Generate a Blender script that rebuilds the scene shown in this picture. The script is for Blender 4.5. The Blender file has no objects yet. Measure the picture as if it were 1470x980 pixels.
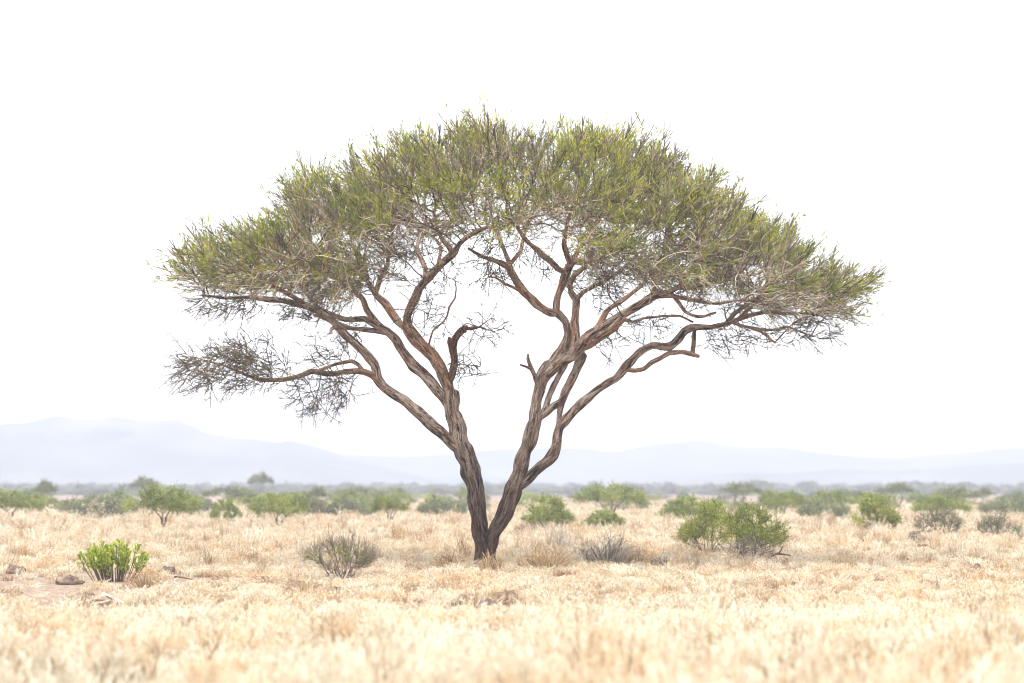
import bpy, math, random
import numpy as np
from mathutils import Vector, noise as mnoise

SC = bpy.context.scene
COL = SC.collection
R = math.radians
rng = np.random.default_rng(7)
CLEAR = []        # spots where the grass stands aside: x, y, half width, half depth
random.seed(7)

# ------------------------------------------------------------------ camera
LENS = 85.0
FPX = LENS / 36.0 * 1470.0
CAM_H = 1.6
HORIZON = 700.0
PITCH = math.atan((HORIZON - 490.0) / FPX)
cp, sp = math.cos(PITCH), math.sin(PITCH)


def at(px, py, Y):
    """photo pixel -> world point standing at distance Y from the camera"""
    u = (px - 735.0) / FPX
    v = -(py - 490.0) / FPX
    dy = cp - sp * v
    dz = sp + cp * v
    k = Y / dy
    return np.array([u * k, Y, CAM_H + dz * k])


def hgt(x, y):
    """height of the plain (gentle swells only)"""
    n = mnoise.noise(Vector((x * 0.12, y * 0.12, 3.1))) * 0.05
    n += mnoise.noise(Vector((x * 0.6, y * 0.6, 9.7))) * 0.02
    far = min(1.0, max(0.0, (300.0 - y) / 200.0))
    return n * far


def ground(px, py):
    """where the line of sight through a pixel meets the plain"""
    h = 0.0
    for _ in range(5):
        Y = (CAM_H - h) * FPX / max(py - HORIZON, 0.5)
        x = (px - 735.0) / FPX * Y
        h = hgt(x, Y)
    return np.array([x, Y, h])


cam_d = bpy.data.cameras.new('camera')
cam = bpy.data.objects.new('camera', cam_d)
COL.objects.link(cam)
cam.location = (0, 0, CAM_H)
cam.rotation_euler = (math.pi / 2 + PITCH, 0, 0)
cam_d.lens = LENS
cam_d.sensor_width = 36.0
cam_d.clip_start = 0.5
cam_d.clip_end = 20000
cam_d.dof.use_dof = True
cam_d.dof.focus_distance = 44.5
cam_d.dof.aperture_fstop = 1.3
SC.camera = cam

# ------------------------------------------------------------------ helpers


class MB:
    """collects vertices and faces (with a float tint and a bark coordinate) for ONE mesh"""

    def __init__(s):
        s.v, s.q, s.t, s.tint, s.bk = [], [], [], [], []
        s.n = 0

    def add(s, v, quads=None, tris=None, tint=0.5, bk=None):
        v = np.asarray(v, dtype=np.float32).reshape(-1, 3)
        m = len(v)
        s.v.append(v)
        if quads is not None and len(quads):
            s.q.append(np.asarray(quads, dtype=np.int32).reshape(-1, 4) + s.n)
        if tris is not None and len(tris):
            s.t.append(np.asarray(tris, dtype=np.int32).reshape(-1, 3) + s.n)
        s.tint.append(np.broadcast_to(np.asarray(tint, dtype=np.float32), (m,)).copy())
        s.bk.append(v.copy() if bk is None else np.asarray(bk, dtype=np.float32).reshape(-1, 3))
        s.n += m

    def mesh(s, name, mat, smooth=True):
        me = bpy.data.meshes.new(name)
        v = np.concatenate(s.v) if s.v else np.zeros((0, 3), np.float32)
        q = np.concatenate(s.q) if s.q else np.zeros((0, 4), np.int32)
        t = np.concatenate(s.t) if s.t else np.zeros((0, 3), np.int32)
        me.vertices.add(len(v))
        me.vertices.foreach_set('co', v.ravel())
        loops = np.concatenate([q.ravel(), t.ravel()]).astype(np.int32)
        me.loops.add(len(loops))
        me.loops.foreach_set('vertex_index', loops)
        nf = len(q) + len(t)
        me.polygons.add(nf)
        st = np.concatenate([np.arange(len(q)) * 4, len(q) * 4 + np.arange(len(t)) * 3]).astype(np.int32)
        me.polygons.foreach_set('loop_start', st)
        if smooth:
            me.polygons.foreach_set('use_smooth', np.ones(nf, dtype=bool))
        me.update(calc_edges=True)
        a = me.attributes.new('tint', 'FLOAT', 'POINT')
        a.data.foreach_set('value', np.concatenate(s.tint))
        b = me.attributes.new('bark', 'FLOAT_VECTOR', 'POINT')
        b.data.foreach_set('vector', np.concatenate(s.bk).ravel())
        me.materials.append(mat)
        return me

    def build(s, name, mat, parent=None, smooth=True):
        o = bpy.data.objects.new(name, s.mesh(name, mat, smooth))
        COL.objects.link(o)
        if parent is not None:
            o.parent = parent
        return o


def empty(name, loc=(0, 0, 0)):
    o = bpy.data.objects.new(name, None)
    o.empty_display_size = 0.2
    COL.objects.link(o)
    o.location = [float(a) for a in loc]
    return o


def tag(o, label=None, cat=None, group=None, kind=None):
    if label:
        o['label'] = label
    if cat:
        o['category'] = cat
    if group:
        o['group'] = group
    if kind:
        o['kind'] = kind
    return o


def norm(a):
    return a / np.maximum(np.linalg.norm(a, axis=-1, keepdims=True), 1e-9)


def tube(mb, P, rad, sides=8, tint=0.5, rough=0.0, seed=0.0, cap=True, voff=None):
    """one bent tapering tube; rough > 0 gives it fluted uneven bark"""
    P = np.asarray(P, float)
    rad = np.asarray(rad, float)
    n = len(P)
    T = norm(np.gradient(P, axis=0))
    up = np.array([0.0, -1.0, 0.15])
    N = np.zeros((n, 3))
    a = up - T[0] * up.dot(T[0])
    if np.linalg.norm(a) < 0.1:
        a = np.array([1.0, 0, 0]) - T[0] * T[0][0]
    N[0] = a / np.linalg.norm(a)
    for i in range(1, n):
        a = N[i - 1] - T[i] * N[i - 1].dot(T[i])
        N[i] = a / np.linalg.norm(a)
    B = np.cross(T, N)
    L = np.concatenate([[0], np.cumsum(np.linalg.norm(np.diff(P, axis=0), axis=1))])
    if voff is None:
        voff = seed * 3.7
    ang = np.arange(sides) / sides * 2 * np.pi
    ca, sa = np.cos(ang), np.sin(ang)
    rr = np.repeat(rad[:, None], sides, 1)
    if rough > 0:
        for i in range(n):
            for j in range(sides):
                tw = ang[j] + L[i] * 0.55
                f = mnoise.noise(Vector((math.cos(tw) * 1.9 + seed, math.sin(tw) * 1.9, L[i] * 0.7)))
                g = mnoise.noise(Vector((math.cos(tw) * 5.2, math.sin(tw) * 5.2 + seed, L[i] * 1.8)))
                k = mnoise.noise(Vector((ca[j] * 1.2, sa[j] * 1.2 + seed, L[i] * 4.0)))
                rr[i, j] *= 1 + rough * (0.5 * f + 0.42 * g + 0.45 * k)
    V = P[:, None, :] + rr[..., None] * (ca[None, :, None] * N[:, None, :] + sa[None, :, None] * B[:, None, :])
    i = np.arange(n - 1)[:, None] * sides
    j = np.arange(sides)[None, :]
    j2 = (j + 1) % sides
    Q = np.stack([i + j, i + j2, i + sides + j2, i + sides + j], -1).reshape(-1, 4)
    rm = max(rad.max(), 0.004)
    bk = np.stack([np.repeat((ca * rm)[None], n, 0), np.repeat((sa * rm)[None], n, 0),
                   np.repeat((L + voff)[:, None], sides, 1)], -1)
    bk[..., 0] += seed * 0.37
    mb.add(V.reshape(-1, 3), Q, None, tint, bk.reshape(-1, 3))
    if cap:
        V2 = np.concatenate([V[-1], (P[-1] + T[-1] * rad[-1] * 0.7)[None]])
        tri = [(k, (k + 1) % sides, sides) for k in range(sides)]
        mb.add(V2, None, tri, tint, np.concatenate([bk[-1], bk[-1][:1]]))


def tubes(mb, P, rad, tint, sides=3):
    """many thin tubes at once: P (M,K,3), rad (M,K), tint (M,)"""
    M, K, _ = P.shape
    T = norm(np.gradient(P, axis=1))
    ref = norm(np.random.default_rng(5).normal(size=(M, 1, 3)))
    N = norm(np.cross(T, np.broadcast_to(ref, T.shape)))
    B = np.cross(T, N)
    ang = np.arange(sides) / sides * 2 * np.pi
    V = P[:, :, None, :] + rad[:, :, None, None] * (
        np.cos(ang)[None, None, :, None] * N[:, :, None, :] + np.sin(ang)[None, None, :, None] * B[:, :, None, :])
    base = (np.arange(M) * K * sides)[:, None, None]
    i = np.arange(K - 1)[None, :, None] * sides
    j = np.arange(sides)[None, None, :]
    j2 = (j + 1) % sides
    Q = np.stack(np.broadcast_arrays(base + i + j, base + i + j2, base + i + sides + j2, base + i + sides + j), -1)
    mb.add(V.reshape(-1, 3), Q.reshape(-1, 4), None, np.repeat(tint, K * sides))


def leaves(mb, C, D, length, width, tint, seed=1):
    """many small lozenge leaves: base C, direction D"""
    g = np.random.default_rng(seed)
    M = len(C)
    if M == 0:
        return
    S = norm(np.cross(D, g.normal(size=(M, 3))))
    l = np.broadcast_to(length, (M,))[:, None]
    w = np.broadcast_to(width, (M,))[:, None] * 0.5
    V = np.stack([C, C + D * l * 0.5 + S * w, C + D * l, C + D * l * 0.5 - S * w], 1)
    Q = np.arange(M * 4).reshape(-1, 4)
    mb.add(V.reshape(-1, 3), Q, None, np.repeat(tint, 4))


def catmull(P, step):
    P = np.asarray(P, float)
    if len(P) < 3:
        n = max(2, int(np.linalg.norm(P[-1][:3] - P[0][:3]) / step))
        t = np.linspace(0, 1, n + 1)[:, None]
        return P[0] * (1 - t) + P[-1] * t
    Q = np.concatenate([[2 * P[0] - P[1]], P, [2 * P[-1] - P[-2]]])
    out = []
    for i in range(len(P) - 1):
        p0, p1, p2, p3 = Q[i:i + 4]
        n = max(1, int(round(np.linalg.norm((p2 - p1)[:3]) / step)))
        for k in range(n):
            t = k / n
            out.append(0.5 * ((2 * p1) + (p2 - p0) * t + (2 * p0 - 5 * p1 + 4 * p2 - p3) * t * t + (3 * p1 - p0 - 3 * p2 + p3) * t ** 3))
    out.append(P[-1])
    return np.array(out)


def colonize(start_pos, start_par, A, step, kill, infl, seed, bias=(0, 0, 0.12), jit=0.25, maxit=140, grow_from=0):
    """grow woody twigs from the start nodes until they reach all the points A"""
    g = np.random.default_rng(seed)
    pos = [np.asarray(p, float) for p in start_pos]
    par = list(start_par)
    nchild = [0] * len(pos)
    S = np.array(pos)
    nd = np.full(len(A), 1e9)
    ni = np.zeros(len(A), int)

    def upd(new, first):
        nonlocal nd, ni
        for a in range(0, len(A), 600):
            d = np.linalg.norm(A[a:a + 600, None, :] - new[None], axis=2)
            m = d.argmin(1)
            dm = d[np.arange(len(m)), m]
            sl = slice(a, a + 600)
            better = dm < nd[sl]
            nd[sl] = np.where(better, dm, nd[sl])
            ni[sl] = np.where(better, m + first, ni[sl])
    upd(S[grow_from:], grow_from)
    bias = np.array(bias)
    for it in range(maxit):
        act = nd < infl
        if not act.any():
            break
        u, inv = np.unique(ni[act], return_inverse=True)
        d = np.zeros((len(u), 3))
        np.add.at(d, inv, norm(A[act] - np.array(pos)[ni[act]]))
        d = norm(norm(d) + bias + g.normal(size=d.shape) * jit)
        new = []
        first = len(pos)
        for k, idx in enumerate(u):
            if nchild[idx] >= 4:
                continue
            nchild[idx] += 1
            p = pos[idx] + d[k] * step
            pos.append(p)
            par.append(int(idx))
            nchild.append(0)
            new.append(p)
        if not new:
            break
        upd(np.array(new), first)
        keep = nd > kill
        A, nd, ni = A[keep], nd[keep], ni[keep]
        if len(A) == 0:
            break
    return np.array(pos), np.array(par)


def strands(pos, par, n0, r_tip, power, rcap=None):
    """split the grown tree into polylines with radii; nodes below n0 were there before"""
    n = len(pos)
    cnt = np.zeros(n)
    kids = [[] for _ in range(n)]
    for i in range(n0, n):
        kids[par[i]].append(i)
    for i in range(n - 1, n0 - 1, -1):
        if not kids[i]:
            cnt[i] = 1
        if par[i] >= 0:
            cnt[par[i]] += cnt[i]
    rad = r_tip * np.maximum(cnt, 1) ** power
    out = []
    starts = []
    for i in range(n0, n):
        p = par[i]
        if p < n0:
            starts.append(i)
        else:
            best = max(kids[p], key=lambda c: cnt[c])
            if best != i:
                starts.append(i)
    for s in starts:
        line = [par[s], s]
        c = s
        while kids[c]:
            c = max(kids[c], key=lambda k: cnt[k])
            line.append(c)
        P = pos[line].copy()
        r = rad[line].copy()
        r[0] = r[1]
        if rcap is not None and par[s] < n0:
            r = np.minimum(r, max(rcap[par[s]] * 0.75, r_tip))
        for _ in range(2):
            if len(P) > 2:
                P[1:-1] = P[1:-1] * 0.5 + (P[:-2] + P[2:]) * 0.25
        out.append((P, r))
    return out, cnt, kids


def nz(p, s, o=0.0):
    return mnoise.noise(Vector((p[0] * s + o, p[1] * s - o, p[2] * s + 2 * o)))


# ------------------------------------------------------------------ materials
def new_mat(name):
    m = bpy.data.materials.new(name)
    m.use_nodes = True
    nt = m.node_tree
    nt.nodes.clear()
    return m, nt


def N(nt, kind, **kw):
    n = nt.nodes.new(kind)
    for k, v in kw.items():
        setattr(n, k, v)
    return n


def ramp(nt, fac, stops):
    r = N(nt, 'ShaderNodeValToRGB')
    e = r.color_ramp.elements
    e[0].position, e[0].color = stops[0][0], (*stops[0][1], 1)
    e[1].position, e[1].color = stops[-1][0], (*stops[-1][1], 1)
    for p, c in stops[1:-1]:
        k = e.new(p)
        k.color = (*c, 1)
    if fac is not None:
        nt.links.new(fac, r.inputs[0])
    return r.outputs[0]


def mixc(nt, fac, a, b, mode='MIX'):
    m = N(nt, 'ShaderNodeMix', data_type='RGBA', blend_type=mode)
    for s, v in ((0, fac), (6, a), (7, b)):
        if isinstance(v, (int, float)):
            m.inputs[s].default_value = v
        elif isinstance(v, tuple):
            m.inputs[s].default_value = (*v, 1)
        else:
            nt.links.new(v, m.inputs[s])
    return m.outputs[2]


def attr(nt, name, out='Fac'):
    a = N(nt, 'ShaderNodeAttribute', attribute_name=name)
    return a.outputs[out]


def tex_noise(nt, vec, scale, detail=4, rough=0.6, dist=0.0):
    t = N(nt, 'ShaderNodeTexNoise')
    t.inputs['Scale'].default_value = scale
    t.inputs['Detail'].default_value = detail
    t.inputs['Roughness'].default_value = rough
    t.inputs['Distortion'].default_value = dist
    if vec is not None:
        nt.links.new(vec, t.inputs['Vector'])
    return t.outputs['Fac']


def mapping(nt, vec, scale):
    m = N(nt, 'ShaderNodeMapping')
    m.inputs['Scale'].default_value = scale
    nt.links.new(vec, m.inputs['Vector'])
    return m.outputs['Vector']


def leafy(name, stops, transl=0.35, rough=0.6, patch=None):
    """thin plant matter: colour by tint, some light through it"""
    m, nt = new_mat(name)
    c = ramp(nt, attr(nt, 'tint'), stops)
    if patch is not None:
        geo = N(nt, 'ShaderNodeNewGeometry')
        f = tex_noise(nt, geo.outputs['Position'], patch[0], 3, 0.6)
        f = ramp(nt, f, [(0.46, (0, 0, 0)), (0.66, (1, 1, 1))])
        c = mixc(nt, f, c, mixc(nt, 1.0, c, patch[1], 'MULTIPLY'))
    d = N(nt, 'ShaderNodeBsdfPrincipled')
    d.inputs['Roughness'].default_value = rough
    d.inputs['Specular IOR Level'].default_value = 0.25
    nt.links.new(c, d.inputs['Base Color'])
    t = N(nt, 'ShaderNodeBsdfTranslucent')
    nt.links.new(c, t.inputs['Color'])
    mx = N(nt, 'ShaderNodeMixShader')
    mx.inputs[0].default_value = transl
    nt.links.new(d.outputs[0], mx.inputs[1])
    nt.links.new(t.outputs[0], mx.inputs[2])
    o = N(nt, 'ShaderNodeOutputMaterial')
    nt.links.new(mx.outputs[0], o.inputs['Surface'])
    return m


def bark_mat(name, light, mid, dark, red, red_amt=0.5, bump=0.6, scale=1.0):
    m, nt = new_mat(name)
    bk = attr(nt, 'bark', 'Vector')
    st = mapping(nt, bk, (26 * scale, 26 * scale, 5.0 * scale))
    fib = tex_noise(nt, st, 1.0, 6, 0.68, 0.5)
    st2 = mapping(nt, bk, (90 * scale, 90 * scale, 30 * scale))
    fine = tex_noise(nt, st2, 1.0, 4, 0.7)
    st3 = mapping(nt, bk, (7, 7, 1.6))
    big = tex_noise(nt, st3, 1.0, 3, 0.6)
    st4 = mapping(nt, bk, (9 * scale, 9 * scale, 2.2 * scale))
    wide = tex_noise(nt, st4, 1.0, 5, 0.7, 0.8)
    fm = N(nt, 'ShaderNodeMath', operation='MULTIPLY_ADD')
    nt.links.new(wide, fm.inputs[0])
    fm.inputs[1].default_value = 0.8
    fm2 = N(nt, 'ShaderNodeMath', operation='SUBTRACT')
    nt.links.new(fib, fm2.inputs[0])
    fm2.inputs[1].default_value = 0.4
    nt.links.new(fm2.outputs[0], fm.inputs[2])
    c = ramp(nt, fm.outputs[0], [(0.40, dark), (0.475, mid), (0.57, light), (0.72, tuple(min(1, a * 1.25) for a in light))])
    fr = ramp(nt, big, [(0.46, (0, 0, 0)), (0.58, (red_amt,) * 3)])
    c = mixc(nt, fr, c, mixc(nt, 0.6, c, red))
    gp = tex_noise(nt, mapping(nt, bk, (5, 5, 2.2)), 1.0, 5, 0.7)
    c = mixc(nt, ramp(nt, gp, [(0.52, (0, 0, 0)), (0.6, (0.6, 0.6, 0.6))]), c, mixc(nt, 0.65, c, tuple(a * 1.15 for a in light)))
    ff = ramp(nt, fine, [(0.36, (0.3, 0.27, 0.25)), (0.52, (1, 1, 1))])
    c = mixc(nt, 0.95, c, mixc(nt, 1.0, c, ff, 'MULTIPLY'))
    t = attr(nt, 'tint')
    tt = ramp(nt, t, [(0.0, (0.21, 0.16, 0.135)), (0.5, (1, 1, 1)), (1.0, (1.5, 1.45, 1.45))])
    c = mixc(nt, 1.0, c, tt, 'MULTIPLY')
    p = N(nt, 'ShaderNodeBsdfPrincipled')
    p.inputs['Roughness'].default_value = 0.85
    p.inputs['Specular IOR Level'].default_value = 0.2
    nt.links.new(c, p.inputs['Base Color'])
    ad = N(nt, 'ShaderNodeMath', operation='MULTIPLY_ADD')
    nt.links.new(fine, ad.inputs[0])
    ad.inputs[1].default_value = 0.35
    nt.links.new(fib, ad.inputs[2])
    b = N(nt, 'ShaderNodeBump')
    b.inputs['Strength'].default_value = bump
    b.inputs['Distance'].default_value = 0.05
    nt.links.new(ad.outputs[0], b.inputs['Height'])
    nt.links.new(b.outputs[0], p.inputs['Normal'])
    o = N(nt, 'ShaderNodeOutputMaterial')
    nt.links.new(p.outputs[0], o.inputs['Surface'])
    return m


M_bark = bark_mat('acacia_bark', (0.42, 0.34, 0.27), (0.15, 0.098, 0.068), (0.010, 0.006, 0.005), (0.30, 0.14, 0.07), 0.6, 1.0)
M_limb = bark_mat('acacia_limb_bark', (0.34, 0.255, 0.19), (0.175, 0.112, 0.075), (0.028, 0.017, 0.012), (0.34, 0.145, 0.06), 1.0, 0.8)
M_stub = bark_mat('dead_wood_stub', (0.24, 0.12, 0.06), (0.12, 0.055, 0.027), (0.018, 0.01, 0.008), (0.2, 0.07, 0.025), 0.8, 0.9)
M_twig = leafy('acacia_twigs', [(0.0, (0.05, 0.035, 0.022)), (0.5, (0.19, 0.145, 0.098)), (1.0, (0.52, 0.44, 0.32))], 0.0, 0.8)
M_shoot = leafy('acacia_leaves', [(0.0, (0.04, 0.075, 0.010)), (0.4, (0.195, 0.23, 0.024)), (0.75, (0.45, 0.42, 0.052)), (1.0, (0.60, 0.52, 0.12))], 0.47, 0.55)
M_leaf = leafy('bush_leaves', [(0.0, (0.065, 0.09, 0.026)), (0.5, (0.19, 0.225, 0.055)), (1.0, (0.36, 0.37, 0.10))], 0.35)
M_farleaf = leafy('hazed_far_leaves', [(0.0, (0.075, 0.085, 0.07)), (0.5, (0.165, 0.175, 0.14)), (1.0, (0.28, 0.28, 0.225))], 0.3)  # leaves greyed and paled: extra distance haze put into their colour
M_twiggy = leafy('pale_twiggy_stems', [(0.0, (0.07, 0.05, 0.042)), (0.5, (0.19, 0.145, 0.118)), (1.0, (0.44, 0.37, 0.31))], 0.0, 0.85)
M_yleaf = leafy('yellow_green_leaves', [(0.0, (0.09, 0.12, 0.022)), (0.5, (0.26, 0.30, 0.055)), (1.0, (0.46, 0.46, 0.11))], 0.4)
M_leafgrey = leafy('scrub_leaves', [(0.0, (0.06, 0.075, 0.045)), (0.5, (0.155, 0.175, 0.09)), (1.0, (0.29, 0.30, 0.16))], 0.3)
M_bright = leafy('succulent_green_leaves', [(0.0, (0.08, 0.11, 0.016)), (0.5, (0.27, 0.33, 0.045)), (1.0, (0.52, 0.53, 0.11))], 0.35, 0.4)
M_stem = leafy('bush_stems', [(0.0, (0.035, 0.024, 0.018)), (0.5, (0.10, 0.07, 0.05)), (1.0, (0.27, 0.21, 0.165))], 0.0, 0.85)
M_straw = leafy('straw', [(0.0, (0.17, 0.095, 0.042)), (0.2, (0.305, 0.215, 0.12)), (0.5, (0.435, 0.355, 0.245)), (0.75, (0.525, 0.452, 0.328)), (1.0, (0.69, 0.64, 0.52))], 0.4, 0.6, patch=(0.8, (0.95, 0.76, 0.58)))
M_weed = leafy('dry_weed', [(0.0, (0.14, 0.075, 0.035)), (0.5, (0.36, 0.235, 0.12)), (1.0, (0.62, 0.48, 0.28))], 0.2, 0.7)
M_greyweed = leafy('grey_weed', [(0.0, (0.07, 0.06, 0.045)), (0.5, (0.24, 0.20, 0.155)), (1.0, (0.50, 0.44, 0.36))], 0.2, 0.7)


def rock_mat(name, a, b, scale=9.0):
    m, nt = new_mat(name)
    tc = N(nt, 'ShaderNodeTexCoord')
    f = tex_noise(nt, tc.outputs['Object'], scale, 6, 0.7)
    c = ramp(nt, f, [(0.35, a), (0.65, b)])
    p = N(nt, 'ShaderNodeBsdfPrincipled')
    p.inputs['Roughness'].default_value = 0.95
    nt.links.new(c, p.inputs['Base Color'])
    bm = N(nt, 'ShaderNodeBump')
    bm.inputs['Strength'].default_value = 0.8
    bm.inputs['Distance'].default_value = 0.03
    nt.links.new(f, bm.inputs['Height'])
    nt.links.new(bm.outputs[0], p.inputs['Normal'])
    o = N(nt, 'ShaderNodeOutputMaterial')
    nt.links.new(p.outputs[0], o.inputs['Surface'])
    return m


M_rock = rock_mat('dark_rock', (0.05, 0.032, 0.024), (0.17, 0.115, 0.085))
M_clod = rock_mat('red_earth_clod', (0.06, 0.038, 0.024), (0.23, 0.155, 0.10))
M_bleach = bark_mat('bleached_wood', (0.72, 0.68, 0.62), (0.5, 0.45, 0.39), (0.10, 0.075, 0.055), (0.45, 0.34, 0.25), 0.3, 0.5)


def ground_mat():
    m, nt = new_mat('dry_plain')
    geo = N(nt, 'ShaderNodeNewGeometry')
    P = geo.outputs['Position']
    big = tex_noise(nt, P, 0.35, 4, 0.6)
    fine = tex_noise(nt, P, 6.0, 6, 0.7)
    c1 = ramp(nt, fine, [(0.3, (0.20, 0.15, 0.095)), (0.5, (0.32, 0.265, 0.175)), (0.7, (0.43, 0.375, 0.27))])
    c2 = ramp(nt, fine, [(0.3, (0.29, 0.23, 0.16)), (0.7, (0.46, 0.40, 0.31))])
    c = mixc(nt, ramp(nt, big, [(0.42, (0, 0, 0)), (0.6, (1, 1, 1))]), c1, c2)
    # beyond the near meadow the sheet carries the far grass and low scrub colour
    sx = N(nt, 'ShaderNodeSeparateXYZ')
    nt.links.new(P, sx.inputs[0])
    mr = N(nt, 'ShaderNodeMapRange')
    nt.links.new(sx.outputs['Y'], mr.inputs[0])
    mr.inputs[1].default_value = 110
    mr.inputs[2].default_value = 240
    scr = tex_noise(nt, mapping(nt, P, (0.05, 0.012, 1)), 1.0, 5, 0.65)
    c3 = ramp(nt, scr, [(0.38, (0.10, 0.115, 0.06)), (0.52, (0.18, 0.195, 0.11)), (0.70, (0.28, 0.275, 0.165))])
    c = mixc(nt, mr.outputs[0], c, c3)
    # trodden bare pink earth beside the green shrub
    g0 = ground(50, 845)
    d = N(nt, 'ShaderNodeVectorMath', operation='SUBTRACT')
    nt.links.new(P, d.inputs[0])
    d.inputs[1].default_value = tuple(g0)
    dm = mapping(nt, d.outputs[0], (0.36, 0.14, 0))
    ln = N(nt, 'ShaderNodeVectorMath', operation='LENGTH')
    nt.links.new(dm, ln.inputs[0])
    ad = N(nt, 'ShaderNodeMath', operation='MULTIPLY_ADD')
    nt.links.new(big, ad.inputs[0])
    ad.inputs[1].default_value = 0.7
    nt.links.new(ln.outputs['Value'], ad.inputs[2])
    bare = ramp(nt, ad.outputs[0], [(1.0, (1, 1, 1)), (1.5, (0, 0, 0))])
    cb = ramp(nt, fine, [(0.3, (0.08, 0.052, 0.036)), (0.5, (0.185, 0.135, 0.10)), (0.68, (0.32, 0.255, 0.20))])
    c = mixc(nt, bare, c, cb)
    p = N(nt, 'ShaderNodeBsdfPrincipled')
    p.inputs['Roughness'].default_value = 1.0
    p.inputs['Specular IOR Level'].default_value = 0.1
    nt.links.new(c, p.inputs['Base Color'])
    b = N(nt, 'ShaderNodeBump')
    b.inputs['Strength'].default_value = 0.7
    b.inputs['Distance'].default_value = 0.06
    nt.links.new(fine, b.inputs['Height'])
    nt.links.new(b.outputs[0], p.inputs['Normal'])
    o = N(nt, 'ShaderNodeOutputMaterial')
    nt.links.new(p.outputs[0], o.inputs['Surface'])
    return m


def hill_mat():
    m, nt = new_mat('far_hill_scrub')
    geo = N(nt, 'ShaderNodeNewGeometry')
    f = tex_noise(nt, mapping(nt, geo.outputs['Position'], (0.012, 0.012, 0.02)), 1.0, 6, 0.62)
    c = ramp(nt, f, [(0.35, (0.03, 0.038, 0.03)), (0.52, (0.06, 0.065, 0.05)), (0.68, (0.11, 0.10, 0.08))])
    p = N(nt, 'ShaderNodeBsdfPrincipled')
    p.inputs['Roughness'].default_value = 1.0
    nt.links.new(c, p.inputs['Base Color'])
    o = N(nt, 'ShaderNodeOutputMaterial')
    nt.links.new(p.outputs[0], o.inputs['Surface'])
    return m


# ------------------------------------------------------------------ setting: plain and hills
def build_ground():
    ys = np.concatenate([np.linspace(-340, 8, 24), np.linspace(9, 75, 166), np.geomspace(76, 2200, 84)])
    xs = np.concatenate([-np.geomspace(1350, 17, 36), np.linspace(-16.5, 16.5, 110), np.geomspace(17, 1350, 36)])
    V = np.array([(x, y, hgt(x, y)) for y in ys for x in xs])
    nx = len(xs)
    i = (np.arange(len(ys) - 1) * nx)[:, None]
    j = np.arange(nx - 1)[None]
    Q = np.stack([i + j, i + j + 1, i + nx + j + 1, i + nx + j], -1).reshape(-1, 4)
    mb = MB()
    mb.add(V, Q)
    return tag(mb.build('ground', ground_mat()), kind='structure')


build_ground()
M_hill = hill_mat()


def hills(name, prof, dist, depth, rough, seed):
    """a range of hills whose skyline follows the profile seen in the photograph"""
    px = np.array([p[0] for p in prof], float)
    py = np.array([p[1] for p in prof], float)
    xs = np.linspace(px[0], px[-1], 260)
    z = np.interp(xs, px, py)
    k = np.ones(3) / 3
    z = np.convolve(np.pad(z, 1, mode='edge'), k, mode='valid')
    X = (xs - 735) / FPX * dist
    H = np.maximum((HORIZON - z) / FPX * dist + CAM_H, 0.5)
    rows = np.linspace(-1, 1, 41)
    V = []
    for t in rows:
        f = max(0.0, 1 - abs(t) ** 1.25)
        for x, h in zip(X, H):
            y = dist + t * depth
            n = min(0.06, mnoise.fractal(Vector((x * 0.012 + seed, y * 0.008, 0)), 0.9, 2.1, 5))
            zz = h * f * (1 + rough * n * (abs(t) ** 0.6) * 1.2) - (0.6 if abs(t) > 0.97 else 0)
            V.append((x, y + n * depth * 0.06, zz))
    nx = len(xs)
    i = (np.arange(len(rows) - 1) * nx)[:, None]
    j = np.arange(nx - 1)[None]
    Q = np.stack([i + j, i + j + 1, i + nx + j + 1, i + nx + j], -1).reshape(-1, 4)
    mb = MB()
    mb.add(np.array(V), Q)
    return tag(mb.build(name, M_hill), kind='structure')


hills('hills', [(-900, 660), (-500, 640), (-250, 622), (-100, 612), (0, 609), (45, 606), (65, 599), (85, 596), (108, 602), (130, 602),
                (165, 598), (185, 600), (200, 604), (235, 603), (255, 601), (275, 611), (300, 622), (335, 629), (365, 630), (400, 636),
                (418, 632), (440, 638), (470, 646), (500, 656), (530, 664), (560, 672), (600, 682), (640, 692), (660, 699)], 1500, 250, 0.7, 1.0)
hills('distant_hills', [(250, 690), (340, 672), (430, 660), (500, 652), (560, 655), (600, 655), (650, 651), (700, 646), (760, 644), (800, 643),
                        (845, 645), (885, 649), (910, 643), (945, 636), (975, 636), (998, 630), (1020, 634), (1045, 639), (1080, 642),
                        (1120, 642), (1160, 648), (1200, 653), (1250, 656), (1295, 657), (1340, 652), (1380, 650), (1420, 645), (1470, 643),
                        (1560, 640), (1700, 650), (1900, 645), (2200, 660), (2600, 690)], 1850, 250, 0.7, 5.0)
hills('low_hills', [(640, 698), (800, 690), (960, 684), (1060, 679), (1130, 680), (1200, 672), (1280, 675), (1350, 672), (1420, 666),
                    (1500, 664), (1700, 668), (2100, 690)], 1320, 150, 0.6, 9.0)

# ------------------------------------------------------------------ the acacia
DT = 48.3
SPX = FPX / DT      # photo pixels per metre at the tree
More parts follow.
